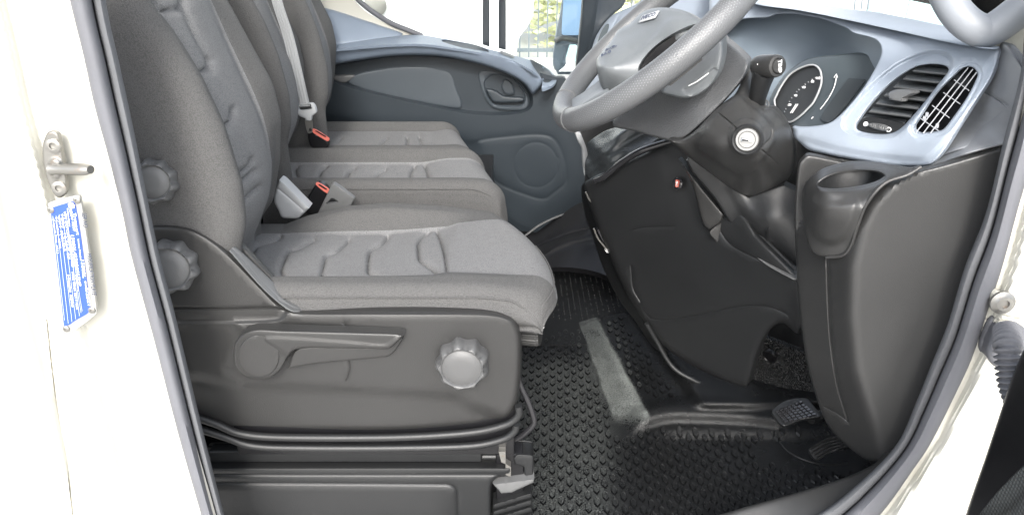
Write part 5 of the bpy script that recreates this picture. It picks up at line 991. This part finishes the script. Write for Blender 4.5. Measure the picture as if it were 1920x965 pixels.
# ================================================================ exterior
gz = -.88
v, f = box_vf((0, 40, gz-.05), (90, 0, 0), (0, 90, 0), (0, 0, .05), 0); material('concrete', (.45, .44, .42), .9, bump=(20, .004), var=.12, vscale=1.5)
top(mk('yard_ground', v, f, M['concrete'], flat=True), None, None, kind='structure')
material('grass', (.16, .22, .05), .9, bump=(30, .02), var=.3, vscale=6); material('leaf', (.62, .64, .36), .7, var=.3); material('leaf_warm', (.55, .48, .36), .7, var=.25)
material('fence_steel', (.14, .17, .19), .5, var=.05); material('kerb', (.55, .55, .52), .8, var=.05); material('tyre', (.03, .03, .03), .8, var=.05); material('lorry_blue', (.30, .46, .66), .5, var=.05); material('pane_teal', (.30, .42, .42), .2, var=.2)
# mirror outside the far door
mr = thing('wing_mirror', 'passenger side wing mirror with two glasses, seen through the far window', 'mirror', U(1065, 60, 1.8))
sheet('housing', [(1062, -90, 'c'), (1104, -90, 'c'), (1100, 140, 'c'), (1046, 140, 'c'), (1036, 118), (1042, 60), (1052, 10)], 1.84, M['door_band'], mr, thick=.09, dirn=(.3, 1, 0), grid=16, roll=(6, .02))
mcam = np.array([-.12, -.95, .18]); mcam /= np.linalg.norm(mcam)
def mirr(name, out, y, to): 
    to = np.array(to, float); to /= np.linalg.norm(to)
    c = U(*np.mean([(p[0], p[1]) for p in out], 0), y); tc = (CAM-c); tc /= np.linalg.norm(tc); n_ = tc+to; n_ /= np.linalg.norm(n_)
    def fy(x, yy):
        d = ray(x, yy); t = ((c-CAM)@n_)/(d@n_); return (CAM+d*t[..., None])[..., 1]
    return sheet(name, out, fy, M['mirror'], mr, thick=.003, dirn=(0, 1, 0), grid=30)
mirr('upper_glass', [(1060, -60, 'c'), (1100, -60, 'c'), (1094, 66, 'c'), (1056, 66), (1053, 60)], 1.80, (-1, -.02, .005))
mirr('lower_glass', [(1056, 86), (1096, 84, 'c'), (1092, 134, 'c'), (1041, 134, 'c'), (1046, 105)], 1.80, (-1, .6, .03))
v, f = tube_vf(ln3([(1044, 76), (1056, 72), (1080, 76), (1100, 77)], [1.81, 1.78, 1.78, 1.79], 4), .012, seg=12, flat=.8); mk('cross_bar', v, f, M['plastic_grey'], mr)
# fence, hedge
fn = thing('steel_fence', 'thin vertical bar fence across the yard, seen through the far window', 'fence', (.5, 9.8, gz))
fb = MB()
for i in range(-20, 26):
    v, f = box_vf((.5+i*.13, 9.8, gz+1.05), (.009, 0, 0), (0, .009, 0), (0, 0, 1.05), 0); fb.add(v, f)
fb.out('bars', M['fence_steel'], fn, flat=True)
for zz in (.12, 1.85): axbox('rail', (-2.2, 9.78, gz+zz), (4, 9.82, gz+zz+.05), M['fence_steel'], fn)
def leafclump(name, c, r, n, mat, label, cat, s=.10, group=None):
    mb = MB()
    for _ in range(n):
        d = RNG.normal(size=3); d /= np.linalg.norm(d); p = np.array(c)+d*np.array(r)*RNG.uniform(.2, 1)**.5; u_, v_, n_ = frame_of(RNG.normal(size=3)); k = s*RNG.uniform(.5, 1.2)
        mb.add([p-u_*k, p+v_*k*.45, p+u_*k, p-v_*k*.45], [(0, 1, 2, 3)])
    t = thing(name, label, cat, (c[0], c[1], gz), group); mb.out('foliage', mat, t, flat=True)
    v, f = tube_vf([(c[0], c[1], gz), (c[0]+.03, c[1], c[2])], [.05, .03], seg=8); mk('trunk', v, f, M['tyre'], t); return t
leafclump('shrub', (1.0, 11.2, .35), (1.4, .7, 1.4), 2600, M['leaf'], 'yellow green shrub close behind the steel fence', 'shrub')
leafclump('tree', (.9, 13.0, 2.2), (1.6, .9, 1.6), 2200, M['leaf_warm'], 'pale brown tree further behind the steel fence', 'tree')
leafclump('shrub', (1.55, 9.4, gz+.35), (.35, .3, .5), 500, M['leaf'], 'small bright shrub in front of the steel fence by its kerb', 'shrub', s=.06)
axbox('kerb', (-2, 9.2, gz), (5, 9.35, gz+.12), M['kerb']); top(bpy.data.objects['kerb'], None, None, kind='structure')
# white van parked alongside
pv = thing('parked_van', 'white panel van parked beside the far door, filling the side window', 'van', (-1.9, 4.2, gz))
prof = [(-5.2, gz+.35), (-.02, gz+.35), (.03, .18), (.035, .24), (.05, .30), (.10, .36), (.135, .43), (.14, .60), (.10, .9), (-.1, 1.4), (-5.2, 1.62)]
V = [(x, 3.9, z_) for x, z_ in prof]+[(x, 5.8, z_) for x, z_ in prof]; m = len(prof)
F = [tuple(range(m-1, -1, -1)), tuple(range(m, 2*m))]+[(i, (i+1) % m, (i+1) % m+m, i+m) for i in range(m)]
material('van_white', (.85, .85, .84), .3, var=.02, coat=.4)
o = mk('body', V, F, M['van_white'], pv, sharp=30); fixn(o)
mod = o.modifiers.new('bevel', 'BEVEL'); mod.width = .02; mod.segments = 3
for x in (-.45, -3.9):
    w_ = lathe('wheel', (x, 3.98, gz+.34), (0, -1, 0), [(0.01, 0), (.22, 0), (.34, 0), (.34, .12), (.30, .15), (.22, .15), (.20, .12), (.01, .12)], M['tyre'], pv, seg=36); lathe('rim', (x, 3.86, gz+.34), (0, -1, 0), [(.01, 0), (.19, 0), (.19, .02), (.01, .03)], M['steel'], w_, seg=24)
axbox('side_window', (-3.6, 3.885, gz+1.5), (-2.2, 3.895, gz+2.2), M['pane_teal'], pv)
lathe('fuel_cap', U(704, 10, 3.88), (0, -1, 0), [(.01, 0), (.07, 0), (.07, .01), (.05, .015), (.01, .015)], M['steel'], pv, seg=28)
for px in (890, 955):
    c = U(px, 76 if px < 900 else 70, 3.885); text('side_lettering', 'METRO', .020, c+np.array([.010 if px < 900 else .014, 0, 0]), (-1, 0, 0), (0, 0, 1), M['ink'], pv, fit=.056)
axbox('tail_lamp', tuple(U(955, 100, 3.88)-[0, .01, .0]), tuple(U(967, 88, 3.88)+[0, .02, 0]), M['fence_steel'], pv) if False else None
# buildings / van ahead through the windscreen
wb = thing('parked_minibus', 'white vehicle with dark green windows seen through the windscreen', 'van', (4.0, 4.4, gz))
c0 = U(1400, 100, 4.2); 
axbox('body', (1.2, 4.3, gz+.4), (7.2, 6.2, gz+2.9), M['van_white'], wb, b=.08)
for (a, b, c_, d) in ((1528, -30, 1585, 8), (1637, -30, 1662, 24), (1714, -30, 1800, 50), (1818, -30, 1885, 20)):
    p = U(a, b, 4.27); q_ = U(c_, d, 4.27); axbox('window', (min(p[0], q_[0]), 4.27, min(p[2], q_[2])), (max(p[0], q_[0]), 4.295, max(p[2], q_[2])), M['pane_teal'], wb)
for px in (1605, 1618, 1630): v, f = tube_vf(np.array([U(px, -20, 4.25), U(px-3, 18, 4.25)]), .006, seg=6); mk('panel_line', v, f, M['fence_steel'], wb)
# blue lorry standing behind, caught in the mirror
lz = thing('blue_lorry', 'blue sided lorry standing behind the van, visible in the wing mirror', 'lorry', (-9, 2.6, gz))
axbox('curtain_side', (-9.6, -1.5, gz+1.15), (-9, 9.5, gz+3.9), M['lorry_blue'], lz, b=.04); axbox('chassis', (-9.5, -1.5, gz+.75), (-9.1, 9.5, gz+1.1), M['tyre'], lz)
for y_ in (-.6, .4, 1.4, 2.4, 3.4, 4.4): w_ = lathe('wheel', (-8.98, y_, gz+.48), (1, 0, 0), [(.01, -.2), (.46, -.2), (.48, -.02), (.44, 0), (.28, 0), (.24, -.06), (.01, -.06)], M['tyre'], lz, seg=30); lathe('rim', (-9.03, y_, gz+.48), (1, 0, 0), [(.01, 0), (.22, 0), (.2, .03), (.01, .04)], M['chrome'], w_, seg=20)
# windscreen
ws = [(1.15, .09, .78), (.60, .14, 1.75), (.60, 1.40, 1.75), (1.15, 1.50, .78)]
v = np.array(ws+[tuple(np.array(p)+[.005, 0, .002]) for p in ws]); o = mk('windscreen', v, [(0, 1, 2, 3), (7, 6, 5, 4), (0, 4, 5, 1), (1, 5, 6, 2), (2, 6, 7, 3), (3, 7, 4, 0)], M['glass'], body, flat=True)
# cab roof and rear wall out of frame, they shade the interior
material('headliner', (.5, .5, .48), .9, var=.03)
axbox('cab_roof', (-.75, .04, 1.80), (.45, 1.62, 1.85), M['headliner'], body)
axbox('rear_wall', (-.80, .12, -.1), (-.76, 1.62, 1.85), M['door_slate_light'], body)
# closed-off front of the cab behind the dashboard
axbox('front_side_trim', (.27, 1.47, -.05), (1.16, 1.50, .56), M['door_slate'], body)
axbox('bulkhead', (1.02, .08, -.05), (1.05, 1.46, .70), M['plastic_dark'], body)
